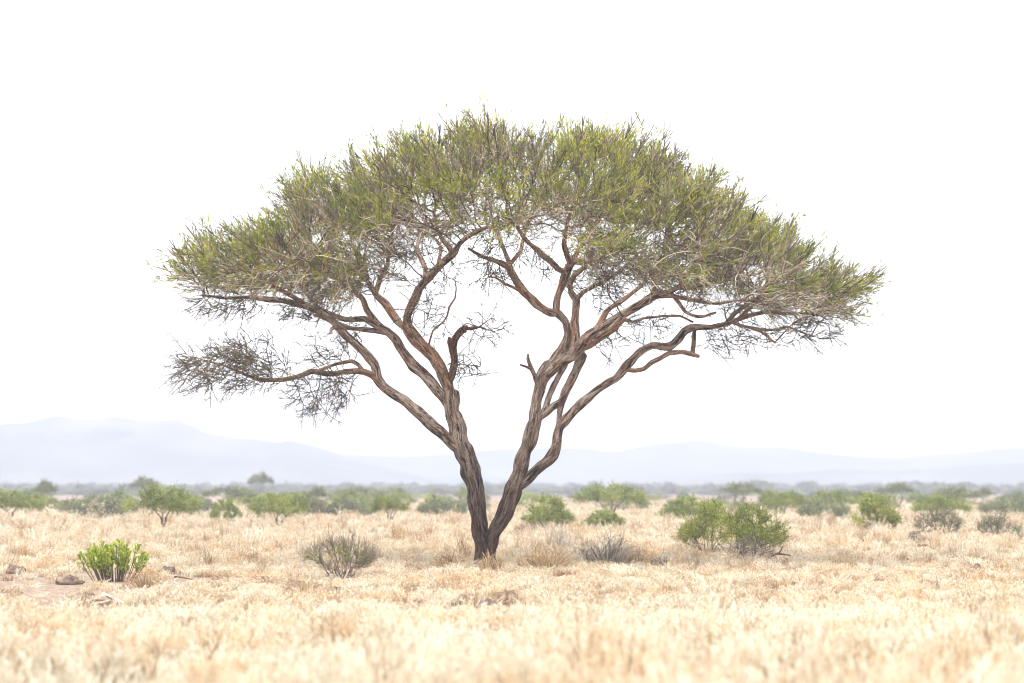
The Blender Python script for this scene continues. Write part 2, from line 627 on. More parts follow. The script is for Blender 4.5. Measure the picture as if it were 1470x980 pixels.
# name, parent, depth at the far end (m, + is away), [(px, py, radius px)]
B = [
 ('L', None, 0.0, [(699, 826, 21), (696, 812, 16.5), (692, 785, 13), (690, 765, 12), (687, 742, 11.6), (685, 715, 12.2), (682, 692, 13.2), (676, 678, 13.4), (669, 660, 13.6), (661, 637, 13), (656, 613, 11.5), (649, 588, 11), (646, 562, 9.5)]),
 ('Ll', 'L', -0.9, [(664, 650, 7), (651, 637, 8.5), (634, 621, 8.6), (610, 598, 8.2), (584, 579, 7.6), (559, 561, 7.2), (543, 545, 7), (537, 522, 6.6), (526, 508, 6.3), (512, 494, 6), (498, 482, 5.8), (485, 467, 5.7), (472, 457, 5.4), (459, 447, 5.2), (441, 438, 4.9), (424, 435, 4.6), (388, 431, 4), (352, 427, 3.2), (319, 427, 2.3), (290, 422, 1.5)]),
 ('Lm', 'L', 0.7, [(649, 590, 7), (638, 573, 7.4), (624, 555, 7.8), (607, 537, 8), (593, 525, 7.8), (584, 514, 7.4), (575, 500, 7.2), (567, 487, 7), (556, 476, 6.6), (540, 467, 5), (523, 457, 4.4), (498, 458, 3.8), (480, 452, 3.2), (455, 440, 2.4)]),
 ('Lr', 'L', -0.2, [(647, 565, 9), (642, 548, 9), (634, 530, 9.4), (622, 513, 9), (607, 498, 8.8), (597, 486, 8.6), (588, 475, 8.4), (583, 466, 7)]),
 ('Lru', 'Lr', -0.9, [(588, 475, 6.5), (585, 460, 6.4), (587, 447, 6.4), (594, 430, 6.6), (601, 416, 6.6), (611, 402, 6.6), (627, 386, 6.3), (640, 373, 6), (651, 362, 5.6), (660, 349, 4.6), (676, 337, 3.6), (700, 326, 2.4)]),
 ('Lru1', 'Lru', -0.3, [(650, 363, 4.2), (645, 355, 3.8), (636, 344, 3.4), (628, 326, 2.6), (622, 300, 2)]),
 ('Lru2', 'Lru', 0.6, [(612, 398, 4.2), (610, 385, 4), (604, 370, 3.8), (600, 354, 3.2), (604, 335, 2.6), (612, 312, 2)]),
 ('Lru3', 'Lru', 0.9, [(628, 386, 3), (630, 372, 2.8), (633, 355, 2.6), (622, 340, 2.4), (610, 332, 2)]),
 ('Lrl', 'Lr', 1.1, [(588, 474, 6), (575, 465, 6), (566, 452, 5.8), (560, 444, 5.6), (552, 434, 5.2), (541, 424, 4.6), (528, 404, 3.8), (520, 380, 3), (505, 350, 2.2)]),
 ('Lrm', 'Lr', 1.6, [(586, 470, 5.5), (572, 462, 5), (561, 450, 4.8), (548, 430, 4.8), (540, 422, 4.4), (545, 400, 4), (556, 380, 3.4), (560, 350, 2.8), (566, 320, 2)]),
 ('Lm2', 'Lm', 1.2, [(560, 478, 4.5), (545, 476, 4.4), (523, 473, 4), (500, 470, 3.4), (478, 462, 2.8), (450, 452, 2)]),
 ('Lm3', 'Lm', 1.3, [(556, 476, 5.5), (541, 464, 5), (528, 446, 4.6), (521, 430, 4.2), (505, 415, 3.6), (480, 398, 3), (450, 380, 2.2)]),
 ('Ll2', 'Ll', -1.6, [(545, 548, 5.5), (533, 538, 5.2), (518, 533, 4.8), (500, 533, 4.3), (485, 536, 4.1), (467, 536, 4.2), (447, 533, 4.1), (428, 540, 3.7), (406, 545, 3.5), (388, 546, 3.2), (373, 545, 3), (355, 538, 2.6), (337, 531, 2.2), (318, 524, 1.6), (298, 519, 1.1)]),
 ('Ll3', 'Ll2', -1.0, [(522, 533, 3), (514, 523, 3), (505, 518, 2.8), (493, 520, 2.7), (480, 523, 2.6), (466, 528, 2.4), (452, 534, 2)]),
 ('Ll4', 'Ll', -1.6, [(486, 467, 3.5), (476, 472, 2.8), (474, 478, 1.5)]),
 ('Ll5', 'Ll', -1.7, [(440, 438, 3.6), (420, 425, 3.4), (395, 412, 3), (370, 396, 2.6), (340, 385, 2)]),
 ('Ll6', 'Ll', 0.3, [(470, 456, 3.8), (455, 440, 3.4), (440, 420, 3.2), (425, 395, 2.8), (415, 360, 2.2), (420, 330, 1.8)]),
 ('Stub', 'Lr', -0.35, [(642, 556, 4.6), (649, 541, 4.6), (651, 528, 5.6), (653, 514, 5.8), (651, 499, 6), (653, 488, 5.6), (658, 479, 5.6), (665, 472, 5), (668, 475, 3.8)]),
 ('Stub2', 'Stub', -0.45, [(652, 508, 3.6), (648, 498, 3.8), (645, 490, 3.4), (645, 484, 2)]),
 ('Stub3', 'Stub', -0.5, [(658, 480, 3.4), (668, 470, 3), (676, 471, 2.4), (688, 469, 1.5), (697, 472, 1)]),
 ('Lthin', 'Lr', -0.9, [(615, 505, 1.8), (616, 490, 1.7), (621, 474, 1.6), (636, 462, 1.6), (642, 452, 1.5), (645, 440, 1.5), (653, 428, 1.4), (655, 415, 1.2), (654, 403, 0.9)]),
 # right stem
 ('Rt', None, 0.25, [(699, 824, 17), (702, 800, 12), (706, 780, 11), (713, 757, 11.2), (724, 732, 12.2), (734, 707, 12.6), (743, 685, 11.5), (750, 664, 10.6), (758, 640, 10.2), (765, 613, 10.6), (769, 590, 9.2), (771, 572, 8.6), (778, 546, 9.4), (786, 532, 10), (796, 521, 10), (807, 505, 8.6), (813, 490, 7.4), (816, 476, 6.6), (811, 460, 6.2), (798, 447, 5.8)]),
 ('Ra', 'Rt', 0.2, [(798, 447, 5), (799, 436, 5), (802, 421, 5.2), (807, 406, 5.6), (812, 393, 6), (818, 381, 6), (824, 374, 5.6), (840, 376, 4.4), (858, 373, 4), (880, 364, 3.2), (905, 350, 2.4)]),
 ('Ra1', 'Ra', -0.7, [(820, 380, 4.6), (814, 366, 4.2), (810, 350, 3.8), (812, 330, 3), (820, 300, 2.2)]),
 ('Ra2', 'Ra', -1.2, [(813, 392, 4.4), (800, 386, 4.4), (790, 374, 4.2), (776, 361, 4), (762, 350, 3.6), (750, 338, 3), (735, 315, 2.2)]),
 ('Ra3', 'Ra', 1.4, [(823, 376, 4), (828, 362, 3.8), (840, 345, 3.4), (855, 325, 2.8), (870, 300, 2)]),
 ('Rb', 'Rt', -0.7, [(800, 449, 5), (790, 448, 5.4), (781, 445, 5.6), (770, 437, 5.6), (761, 428, 5.6), (751, 418, 5.6), (743, 407, 5.8), (735, 394, 6), (729, 384, 5), (719, 378, 4.2), (706, 373, 3.4), (692, 368, 2.6), (672, 356, 2)]),
 ('Rb1', 'Rb', -0.2, [(735, 392, 4.2), (731, 376, 4), (724, 360, 3.4), (716, 340, 2.8), (705, 310, 2)]),
 ('Rb2', 'Rb', -1.2, [(752, 420, 2.6), (738, 413, 2.4), (724, 406, 2), (712, 398, 1.6), (700, 396, 1.1)]),
 ('Rb3', 'Rb', 0.8, [(729, 384, 3.6), (738, 372, 3.2), (748, 360, 3), (752, 340, 2.4), (760, 315, 2)]),
 ('Rc', 'Rt', -0.9, [(782, 541, 8), (794, 530, 8.6), (806, 520, 8.6), (822, 508, 9.6), (838, 492, 9.6), (851, 476, 7.4), (864, 467, 6.6), (884, 458, 6.6), (900, 449, 7), (919, 437, 6.6), (933, 428, 6.2), (946, 423, 6), (958, 420, 5), (976, 411, 4.2), (998, 412, 3.4), (1025, 405, 2.8), (1060, 398, 2)]),
 ('Rc1', 'Rc', -0.5, [(836, 497, 7.4), (850, 490, 7), (864, 482, 6.6), (876, 474, 6.2), (886, 465, 5.6), (896, 454, 5)]),
 ('Rc2', 'Rc', 0.5, [(852, 476, 4.6), (862, 462, 4.4), (871, 447, 4), (880, 439, 3.8), (890, 433, 3.6), (905, 423, 3), (925, 405, 2.6), (945, 380, 2)]),
 ('Rc3', 'Rc', -1.6, [(948, 423, 4.4), (965, 424, 4), (981, 427, 3.4), (1006, 433, 2.8), (1030, 436, 2.4), (1070, 428, 2)]),
 ('Rc4', 'Rc', -1.2, [(966, 424, 3), (972, 431, 2.8), (983, 446, 2.6), (994, 451, 2.5), (1007, 454, 2.4), (1027, 449, 2)]),
 ('Rc5', 'Rc', 0.4, [(893, 457, 2.6), (908, 462, 2.4), (925, 457, 2.3), (940, 455, 2.2), (953, 453, 2.1), (976, 453, 2), (995, 462, 1.6)]),
 ('Rc6', 'Rc', 0.8, [(935, 428, 4.4), (940, 412, 4), (948, 395, 3.8), (955, 370, 3.2), (958, 340, 2.6), (965, 310, 2)]),
 ('Rc7', 'Rc', -1.7, [(976, 411, 3.6), (985, 396, 3.4), (1000, 380, 3), (1020, 362, 2.6), (1040, 345, 2)]),
 ('Rd', 'Rc', 1.0, [(821, 509, 6.4), (824, 496, 6.2), (825, 480, 6), (824, 463, 5.8), (826, 447, 5.6), (827, 432, 5.4), (820, 420, 5), (818, 408, 4.6), (824, 396, 4.2), (836, 385, 3.6), (850, 360, 2.8), (862, 335, 2)]),
 ('Rd1', 'Rd', 1.8, [(827, 432, 3.6), (836, 421, 3.4), (850, 412, 3), (868, 404, 2.8), (890, 390, 2.4), (915, 365, 2)]),
 ('Re', 'Rt', 0.35, [(734, 707, 8), (746, 695, 8.2), (757, 685, 8.6), (774, 673, 8.8), (786, 663, 8.8), (793, 654, 8.6), (798, 640, 8), (801, 625, 7.4), (805, 612, 7.4), (814, 601, 7), (826, 587, 6.7), (836, 577, 6.5), (858, 559, 6.2), (871, 550, 6.1), (884, 543, 6), (893, 533, 5.8), (902, 523, 5.6), (913, 511, 5.2), (925, 502, 5), (937, 497, 5), (950, 498, 5.2), (961, 497, 5.6), (972, 488, 6), (984, 475, 5.8), (994, 470, 5.4), (1006, 469, 4.8), (1022, 470, 4.4), (1037, 466, 4), (1053, 460, 3.8), (1076, 452, 3.4), (1099, 447, 3), (1130, 450, 2.4), (1168, 450, 1.6)]),
 ('Re1', 'Re', 0.3, [(801, 622, 4.4), (803, 607, 4.6), (804, 593, 4.6), (806, 578, 5)]),
 ('Re2', 'Re', 0.0, [(901, 531, 3.6), (912, 531, 3.4), (924, 528, 3.4), (936, 519, 3.6), (946, 514, 3.7), (960, 506, 3.7), (980, 505, 3.4), (994, 508, 3.6), (1003, 511, 2.6)]),
 ('Re3', 'Re', 0.1, [(997, 472, 3.4), (996, 482, 3.4), (996, 494, 3.5), (995, 507, 3.2)]),
 ('Re4', 'Re', -0.8, [(1050, 461, 3), (1063, 467, 2.6), (1076, 470, 2.5), (1091, 475, 2.4), (1102, 482, 2), (1112, 491, 1.4)]),
 ('Re5', 'Re', 1.0, [(1080, 470, 2.4), (1100, 474, 2.4), (1115, 473, 2.3), (1130, 469, 2), (1150, 477, 1.6), (1168, 483, 1.2)]),
 ('Re6', 'Re', 0.9, [(1040, 466, 3.4), (1055, 450, 3.2), (1075, 435, 3), (1100, 420, 2.6), (1130, 412, 2)]),
 ('Re7', 'Re', -1.0, [(1060, 458, 3.2), (1080, 440, 3), (1095, 420, 2.6), (1105, 395, 2)]),
 ('Rf', 'Rt', 0.5, [(769, 604, 5), (778, 596, 5.4), (785, 591, 5.4), (795, 582, 5.2), (806, 576, 5.8), (812, 562, 6), (820, 546, 6.2), (829, 525, 6.8), (836, 508, 7)]),
 ('Rg', 'Rt', 0.9, [(775, 600, 4.4), (784, 584, 4.6), (789, 569, 4.8), (795, 553, 5), (803, 538, 4.6), (812, 522, 4)]),
 ('Rstub', 'Rt', -0.3, [(775, 556, 4.6), (769, 545, 3.6), (767, 537, 3.2), (762, 527, 3), (758, 514, 2.6), (758, 508, 1.6)]),
 ('Rstub2', 'Rstub', -0.5, [(764, 531, 2), (756, 526, 1.9), (747, 523, 1.3)]),
]
bare_wood = {'Stub', 'Stub2', 'Stub3', 'Lthin', 'Rstub', 'Rstub2', 'Re2', 'Re3', 'Ll4', 'Re1', 'Rf', 'Rg', 'L', 'Rt', 'Ll3'}

tree = empty('acacia_tree', at(699, 818, DT))
tag(tree, 'large umbrella acacia with a flat wide crown and two leaning trunks in dry grass', 'tree')
TB = np.array(tree.location)

curve = {}
for nm, par, dend, pts in B:
    pts = np.array(pts, float)
    if par is None:
        d0 = 0.0
    else:
        pc, pd = curve[par][0], curve[par][1]
        k = np.linalg.norm(pc[:, :2] - pts[0, :2], axis=1).argmin()
        d0 = pd[k]
    C = catmull(pts, 3.2 if nm in ('L', 'Rt') else 3.6)
    arc_p = np.concatenate([[0], np.cumsum(np.linalg.norm(np.diff(pts[:, :2], axis=0), axis=1))])
    arc_c = np.concatenate([[0], np.cumsum(np.linalg.norm(np.diff(C[:, :2], axis=0), axis=1))])
    arc_c = arc_c * arc_p[-1] / arc_c[-1]
    C = 0.4 * C + 0.6 * np.stack([np.interp(arc_c, arc_p, pts[:, k]) for k in range(3)], 1)   # real limbs bend in elbows, not in arcs
    s = np.concatenate([[0], np.cumsum(np.linalg.norm(np.diff(C[:, :2], axis=0), axis=1))])
    s = s / s[-1]
    dep = d0 + (dend - d0) * s ** 1.15
    curve[nm] = (C, dep)
node_pos, node_par, node_rad, grow_ok = [], [], [], []
trunk_of = {}
parts = {}
for bi, (nm, par, dend, pts) in enumerate(B):
    C, dep = curve[nm]
    P = np.array([at(c[0], c[1], DT + d) for c, d in zip(C, dep)])
    rad = C[:, 2] / SPX
    n = len(P)
    w = np.minimum(1, np.arange(n) / 6.0)
    for i in range(n):      # small crooks along the limb
        q = P[i] * 2.1
        P[i] += w[i] * rad[i] * 0.32 * np.array([nz(q, 1.0, 3.0 + bi), nz(q, 1.0, 8.0 + bi), nz(q, 1.0, 13.0 + bi)])
        P[i] += w[i] * 0.022 * np.array([nz(q, 0.45, 31.0 + bi), nz(q, 0.45, 37.0 + bi), nz(q, 0.45, 43.0 + bi)])
        rad[i] *= 1 + 0.2 * nz(q, 1.3, 21.0 + bi) + 0.45 * max(0.0, nz(q, 2.3, 57.0 + bi) - 0.42)
    mb = MB()
    big = nm in ('L', 'Rt')
    sides = 30 if big else (18 if rad.max() * SPX > 5 else (10 if rad.max() * SPX > 3 else 7))
    zrel = (P[:, 2] - TB[2]) / 3.4
    base_t = 0.5
    tube(mb, P - TB, rad * (0.90 if big else 0.94), sides, 0.5, 0.55 if big else 0.45, seed=bi * 1.7)
    # tint darkens the low trunk: dark brown bark plus the crown's shade painted in
    full = np.concatenate(mb.v)
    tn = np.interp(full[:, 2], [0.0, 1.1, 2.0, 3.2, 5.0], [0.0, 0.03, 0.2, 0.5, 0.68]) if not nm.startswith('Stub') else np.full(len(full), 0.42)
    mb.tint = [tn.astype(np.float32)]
    if par is None:
        o = mb.build('trunk', M_bark, tree)
        trunk_of[nm] = o
    else:
        root = 'L' if nm[0] in 'L' or nm.startswith('Stub') else 'Rt'
        trunk_of[nm] = trunk_of[root]
        o = mb.build('dead_stub' if nm in ('Stub', 'Stub2', 'Stub3', 'Rstub', 'Rstub2') else 'branch', M_stub if nm.startswith('Stub') else (M_bark if nm in ('Ll', 'Lm', 'Re', 'Rc', 'Rf', 'Rg', 'Re1') else M_limb), trunk_of[root])
        if nm == 'Stub':
            o['label'] = 'broken reddish brown dead stub standing between the trunks'
    first = len(node_pos)
    for i in range(0, n, 2):
        node_pos.append(P[i])
        node_par.append(-1)
        node_rad.append(rad[i])
        ok = nm not in bare_wood and i > n * 0.3
        grow_ok.append(ok)
node_pos = np.array(node_pos)
node_rad = np.array(node_rad)
grow_ok = np.array(grow_ok)

# crown volume: upper and lower edge (photo pixels) and half depth (m)
UP = np.array([0.0, 14.0]) + np.array([(252, 392), (268, 366), (296, 350), (325, 330), (352, 326), (398, 328), (410, 306), (421, 266), (442, 244), (500, 232), (545, 220), (580, 200), (640, 190), (700, 184), (780, 190), (860, 196), (915, 205), (955, 228), (1000, 252), (1040, 275), (1075, 312), (1120, 325), (1142, 362), (1185, 380), (1225, 388), (1258, 410)], float)
LO = np.array([(246, 415), (290, 436), (330, 430), (380, 424), (430, 424), (480, 440), (520, 440), (548, 415), (575, 385), (600, 358), (640, 342), (690, 345), (740, 350), (790, 365), (830, 392), (880, 412), (930, 412), (990, 428), (1050, 450), (1100, 456), (1150, 462), (1200, 462), (1258, 430)], float)


def half_depth(px):
    t = np.clip((px - 246) / (1258 - 246), 0, 1)
    return 0.7 + 2.7 * np.sqrt(np.clip(1 - (2 * t - 1) ** 2, 0, 1))


PADS = []
gp_ = np.random.default_rng(404)
for cx, cy, rx, ry in [(292, 384, 48, 30), (335, 345, 40, 26), (385, 345, 58, 36), (350, 402, 80, 26), (432, 400, 50, 28), (485, 388, 56, 40), (452, 295, 46, 38),
                       (425, 268, 30, 24), (520, 258, 58, 38), (598, 226, 60, 36), (690, 216, 58, 36), (780, 220, 62, 36), (862, 228, 54, 36), (935, 262, 48, 36),
                       (520, 320, 52, 34), (585, 300, 62, 38), (680, 285, 66, 40), (640, 322, 50, 22), (735, 318, 50, 26), (795, 300, 62, 42), (880, 305, 62, 40),
                       (960, 330, 56, 36), (1010, 290, 44, 32), (1062, 330, 42, 30), (1010, 378, 58, 34), (1090, 372, 54, 32), (1140, 388, 40, 26),
                       (1178, 415, 56, 30), (1226, 408, 32, 22), (1090, 432, 70, 24), (950, 398, 60, 26), (870, 372, 50, 30), (1190, 445, 50, 18)]:
    for k in range(2):
        PADS.append((cx + gp_.uniform(-12, 12) * k, cy + gp_.uniform(-6, 6) * k, rx, ry, gp_.uniform(-0.75, -0.1) if k == 0 else gp_.uniform(0.1, 0.8)))
PADS = np.array(PADS)


def pad_of(px, py, dn):
    q = ((px - PADS[:, 0]) / PADS[:, 2]) ** 2 + ((py - PADS[:, 1]) / PADS[:, 3]) ** 2 + ((dn - PADS[:, 4]) / 0.38) ** 2
    i = int(q.argmin())
    return q[i], (PADS[i, 1] - py) / PADS[i, 3]


def crown_pts(n, seed):
    g = np.random.default_rng(seed)
    out = []
    hh = []
    while len(out) < n:
        px = g.uniform(262, 1248)
        top = np.interp(px, UP[:, 0], UP[:, 1])
        lo = np.interp(px, LO[:, 0], LO[:, 1])
        D = half_depth(px)
        d = g.uniform(-1, 1)
        th = lo - top
        tp = top + 0.42 * th * d * d
        h = g.uniform(0, 1) ** 0.8
        py = lo + (tp - lo) * h
        # accept in proportion to real thickness, with clumps and gaps
        if g.uniform() > (lo - tp) / 175.0:
            continue
        p = at(px, py, DT + d * D)
        cl = nz(p, 0.75, 4.0) + 0.5 * nz(p, 1.9, 7.0)
        if cl < -0.14 - 0.42 * h:
            continue
        q, t = pad_of(px, py, d)
        if q > 0.92 and g.uniform() > 0.09:
            continue
        out.append(p)
        hh.append(h)
    return np.array(out), np.array(hh)


def blob_pts(n, cx, cy, rx, ry, dep, rd, seed):
    g = np.random.default_rng(seed)
    q = norm(g.normal(size=(n, 3))) * (g.uniform(0, 1, (n, 1)) ** 0.45)
    return np.array([at(cx + a * rx, cy + b * ry, DT + dep + c * rd) for a, b, c in q])


A1, H1 = crown_pts(3900, 11)
g_idx = np.nonzero(grow_ok)[0]
pos, par = colonize(node_pos[g_idx], [-1] * len(g_idx), A1, 0.11, 0.20, 1.7, 3, bias=(0, 0, 0.10), jit=0.28)
n0 = len(g_idx)
st, cnt, kids = strands(pos, par, n0, 0.0075, 0.40, node_rad[g_idx])
crown = empty('crown', (0, 0, 0))
crown.parent = tree
mb = MB()
for k, (P, r) in enumerate(st):
    if r.max() > 0.019:
        tube(mb, P - TB, r, 6, random.uniform(0.3, 0.5), 0.12, seed=k * 0.31)
    else:
        tube(mb, P - TB, r, 4, random.uniform(0.25, 0.6), 0.0, seed=k * 0.31, cap=False)
tag(mb.build('branchlets', M_limb, crown), kind='stuff')


def pad_h(p):
    px = 735 + p[0] / p[1] * FPX
    y = HORIZON - (p[2] - CAM_H) / p[1] * FPX
    return pad_of(px, y, np.clip((p[1] - DT) / half_depth(px), -1, 1))[1]


def rel_h(p):
    """0 at the crown's underside, 1 at its upper surface"""
    px = 735 + p[0] / p[1] * FPX          # small pitch: good enough here
    y = HORIZON - (p[2] - CAM_H) / p[1] * FPX
    px = np.clip(px, 250, 1254)
    top = np.interp(px, UP[:, 0], UP[:, 1])
    lo = np.interp(px, LO[:, 0], LO[:, 1])
    d = np.clip((p[1] - DT) / half_depth(px), -1, 1)
    top = top + 0.42 * (lo - top) * d * d
    return np.clip((lo - y) / np.maximum(lo - top, 8), 0, 1.3)


def sprays(idx, pos, par, cnt, per, seed, green_fn, lenr, mbt, mbl, spread, bare_only=False, leafn=13, thick=1.0, lsize=1.0):
    """brush-like shoots from the outer nodes: thin twigs, side twiglets and small leaves"""
    g = np.random.default_rng(seed)
    base = np.repeat(idx, per)
    keep = g.uniform(size=len(base)) < 0.92
    base = base[keep]
    p0 = pos[base]
    tang = norm(pos[base] - pos[par[base]])
    M = len(base)
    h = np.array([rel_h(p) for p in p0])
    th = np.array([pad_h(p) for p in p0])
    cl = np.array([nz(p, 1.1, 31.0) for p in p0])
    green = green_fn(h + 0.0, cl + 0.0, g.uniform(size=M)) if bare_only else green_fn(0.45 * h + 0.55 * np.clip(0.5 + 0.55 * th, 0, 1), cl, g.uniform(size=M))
    cx = p0 - np.array([0.0, DT, 3.0])
    outw = norm(cx * np.array([1, 1, 0.0]))
    up = np.array([0, 0, 1.0])
    rnd = norm(g.normal(size=(M, 3)))
    edge = np.clip(np.linalg.norm(cx[:, :2] * np.array([1, 1.8]), axis=1) / 6.5, 0, 1)[:, None]
    gg = green[:, None]
    upw = np.clip(h - 0.15, 0, 1)[:, None]
    D = norm(tang * 0.45 + up * (0.95 * upw - 0.05) + outw * (0.2 + 0.65 * edge) * (1.0 - 0.3 * gg) + rnd * spread)
    ln = g.uniform(lenr[0], lenr[1], M) * np.where(g.uniform(size=M) < 0.05, 1.3, 1.0)
    bend = norm(g.normal(size=(M, 3)) + up * 0.5 * upw) * (ln * 0.28)[:, None]
    t = np.linspace(0, 1, 4)
    P = p0[:, None] + D[:, None] * (ln[:, None] * t)[..., None] + bend[:, None] * (t ** 2)[None, :, None]
    r0 = g.uniform(0.0055, 0.0098, M) * thick
    rad = r0[:, None] * (1 - 0.55 * t)[None]
    tt = np.clip(g.normal(0.42, 0.24, M) + 0.10 * (1 - green), 0, 1)
    tubes(mbt, P - TB, rad, tt)
    # side twiglets
    allC, allD, allT = [], [], []
    for k in range(3):
        s = g.uniform(0.25, 0.9, M)
        i = np.minimum((s * 3).astype(int), 2)
        f = s * 3 - i
        q = P[np.arange(M), i] * (1 - f)[:, None] + P[np.arange(M), i + 1] * f[:, None]
        dd = norm(D * 0.8 + norm(g.normal(size=(M, 3))) * 0.75 + up * 0.15 * upw)
        l2 = ln * g.uniform(0.25, 0.5, M)
        Q = q[:, None] + dd[:, None] * (l2[:, None] * np.array([0, 0.5, 1]))[..., None]
        Q[:, 2] += norm(g.normal(size=(M, 3))) * (l2 * 0.12)[:, None]
        tubes(mbt, Q - TB, (r0 * 0.62)[:, None] * np.array([1, 0.8, 0.5])[None], np.clip(tt + g.normal(0, 0.1, M), 0, 1))
        for j in range(3):
            ss = g.uniform(0.15, 1.0, M)[:, None]
            allC.append(q + dd * l2[:, None] * ss)
            allD.append(norm(dd + norm(g.normal(size=(M, 3))) * 0.4 + up * 0.15))
            allT.append(green)
    for k in range(leafn):
        s = g.uniform(0.12, 1.02, M)
        i = np.minimum((s * 3).astype(int), 2)
        f = s * 3 - i
        q = P[np.arange(M), i] * (1 - f)[:, None] + P[np.arange(M), i + 1] * f[:, None]
        allC.append(q)
        allD.append(norm(D * 0.9 + norm(g.normal(size=(M, 3))) * 0.42 + up * 0.15))
        allT.append(green)
    Cc, Dd, Gg = np.concatenate(allC), np.concatenate(allD), np.concatenate(allT)
    sel = g.uniform(size=len(Cc)) < Gg
    Cc, Dd = Cc[sel], Dd[sel]
    rep = len(allC)
    ht = np.tile(np.clip(h, 0, 1), rep)[sel]
    ct = np.tile(cl, rep)[sel]
    tht = np.tile(np.clip(0.5 + 0.5 * th, 0, 1), rep)[sel]
    ed = np.tile(edge[:, 0], rep)[sel]
    sh = np.tile(g.normal(0, 0.13, M), rep)[sel]
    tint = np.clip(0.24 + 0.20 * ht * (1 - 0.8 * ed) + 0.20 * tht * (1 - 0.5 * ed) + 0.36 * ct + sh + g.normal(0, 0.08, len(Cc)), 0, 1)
    leaves(mbl, Cc - TB, Dd, g.uniform(0.08, 0.17, len(Cc)) * lsize, g.uniform(0.015, 0.026, len(Cc)) * lsize, tint, seed + 5)


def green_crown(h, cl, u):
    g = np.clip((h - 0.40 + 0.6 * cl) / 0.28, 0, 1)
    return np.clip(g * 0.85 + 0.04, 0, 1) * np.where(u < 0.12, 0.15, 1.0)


outer = np.array([i for i in range(n0, len(pos)) if cnt[i] <= 3])
print('acacia nodes', len(pos), 'outer', len(outer))
mt, ml = MB(), MB()
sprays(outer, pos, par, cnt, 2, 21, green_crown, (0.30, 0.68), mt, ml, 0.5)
tips = np.array([i for i in range(n0, len(pos)) if not kids[i]])
tiph = np.array([rel_h(pos[i]) for i in tips])
hi = tips[tiph > 0.74]
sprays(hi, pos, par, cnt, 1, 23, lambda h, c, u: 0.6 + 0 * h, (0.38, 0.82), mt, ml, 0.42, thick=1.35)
# bare forked sprigs standing out of the upper outline
gs = np.random.default_rng(62)
b = gs.choice(tips[tiph > 0.62], 420)
D = norm(np.array([0, 0, 1.0]) * 0.8 + norm((pos[b] - np.array([0, DT, 3.0])) * np.array([1, 1, 0])) * (0.25 + 0.75 * np.clip(np.abs(pos[b][:, :1]) / 6.5, 0, 1)) + norm(gs.normal(size=(420, 3))) * 0.3)
ln = gs.uniform(0.40, 0.88, 420)[:, None, None]
t = np.linspace(0, 1, 4)[None, :, None]
P = pos[b][:, None] + D[:, None] * ln * t + norm(gs.normal(size=(420, 1, 3))) * ln * 0.12 * t ** 2
st_ = np.clip(gs.normal(0.3, 0.15, 420), 0, 1)
tubes(mt, P - TB, gs.uniform(0.012, 0.016, (420, 1)) * np.linspace(1, 0.55, 4)[None], st_)
for k in range(5):
    f = gs.integers(1, 3, 420)
    o_ = P[np.arange(420), f]
    dd = norm(D + norm(gs.normal(size=(420, 3))) * 0.62)
    l2 = gs.uniform(0.14, 0.34, 420)[:, None, None]
    tubes(mt, o_[:, None] + dd[:, None] * l2 * np.linspace(0, 1, 3)[None, :, None] + np.array([0, 0, 0.05]) * np.linspace(0, 1, 3)[None, :, None] ** 2 - TB, np.full((420, 3), 0.0105) * np.array([1, 0.85, 0.6]), st_)
    C = pos[b] + (o_ - pos[b]) * gs.uniform(0, 0.9, (420, 1))
    leaves(ml, C - TB, norm(dd + gs.normal(size=(420, 3)) * 0.3), gs.uniform(0.07, 0.13, 420), 0.018, np.clip(gs.normal(0.45, 0.15, 420), 0, 1), 300 + k)
# long pale dead twigs arching through the crown
gl = np.random.default_rng(61)
b = gl.choice(outer, 1500)
tg = norm(pos[b] - pos[par[b]])
hb = np.array([rel_h(p) for p in pos[b]])[:, None]
D = norm(tg * 0.6 + norm(gl.normal(size=(1500, 3))) * 0.6 + np.array([0, 0, 1.0]) * np.clip(0.55 - 0.2 * hb, 0, 1) + norm((pos[b] - np.array([0, DT, 3.0])) * np.array([1, 1, 0])) * 0.45)
ln = gl.uniform(0.45, 1.05, 1500)[:, None, None] * np.clip(1.25 - 0.75 * hb, 0.4, 1.0)[..., None]
t = np.linspace(0, 1, 7)[None, :, None]
side = norm(np.cross(D, gl.normal(size=(1500, 3))))
P = pos[b][:, None] + D[:, None] * ln * t + side[:, None] * ln * (0.16 * np.sin(t * np.pi * gl.uniform(0.6, 1.8, (1500, 1, 1)))) - np.array([0, 0, 1.0]) * ln * t ** 2 * 0.14
tubes(mt, P - TB, gl.uniform(0.0075, 0.0115, (1500, 1)) * np.linspace(1, 0.4, 7)[None], np.clip(gl.normal(0.72, 0.2, 1500), 0, 1), 4)

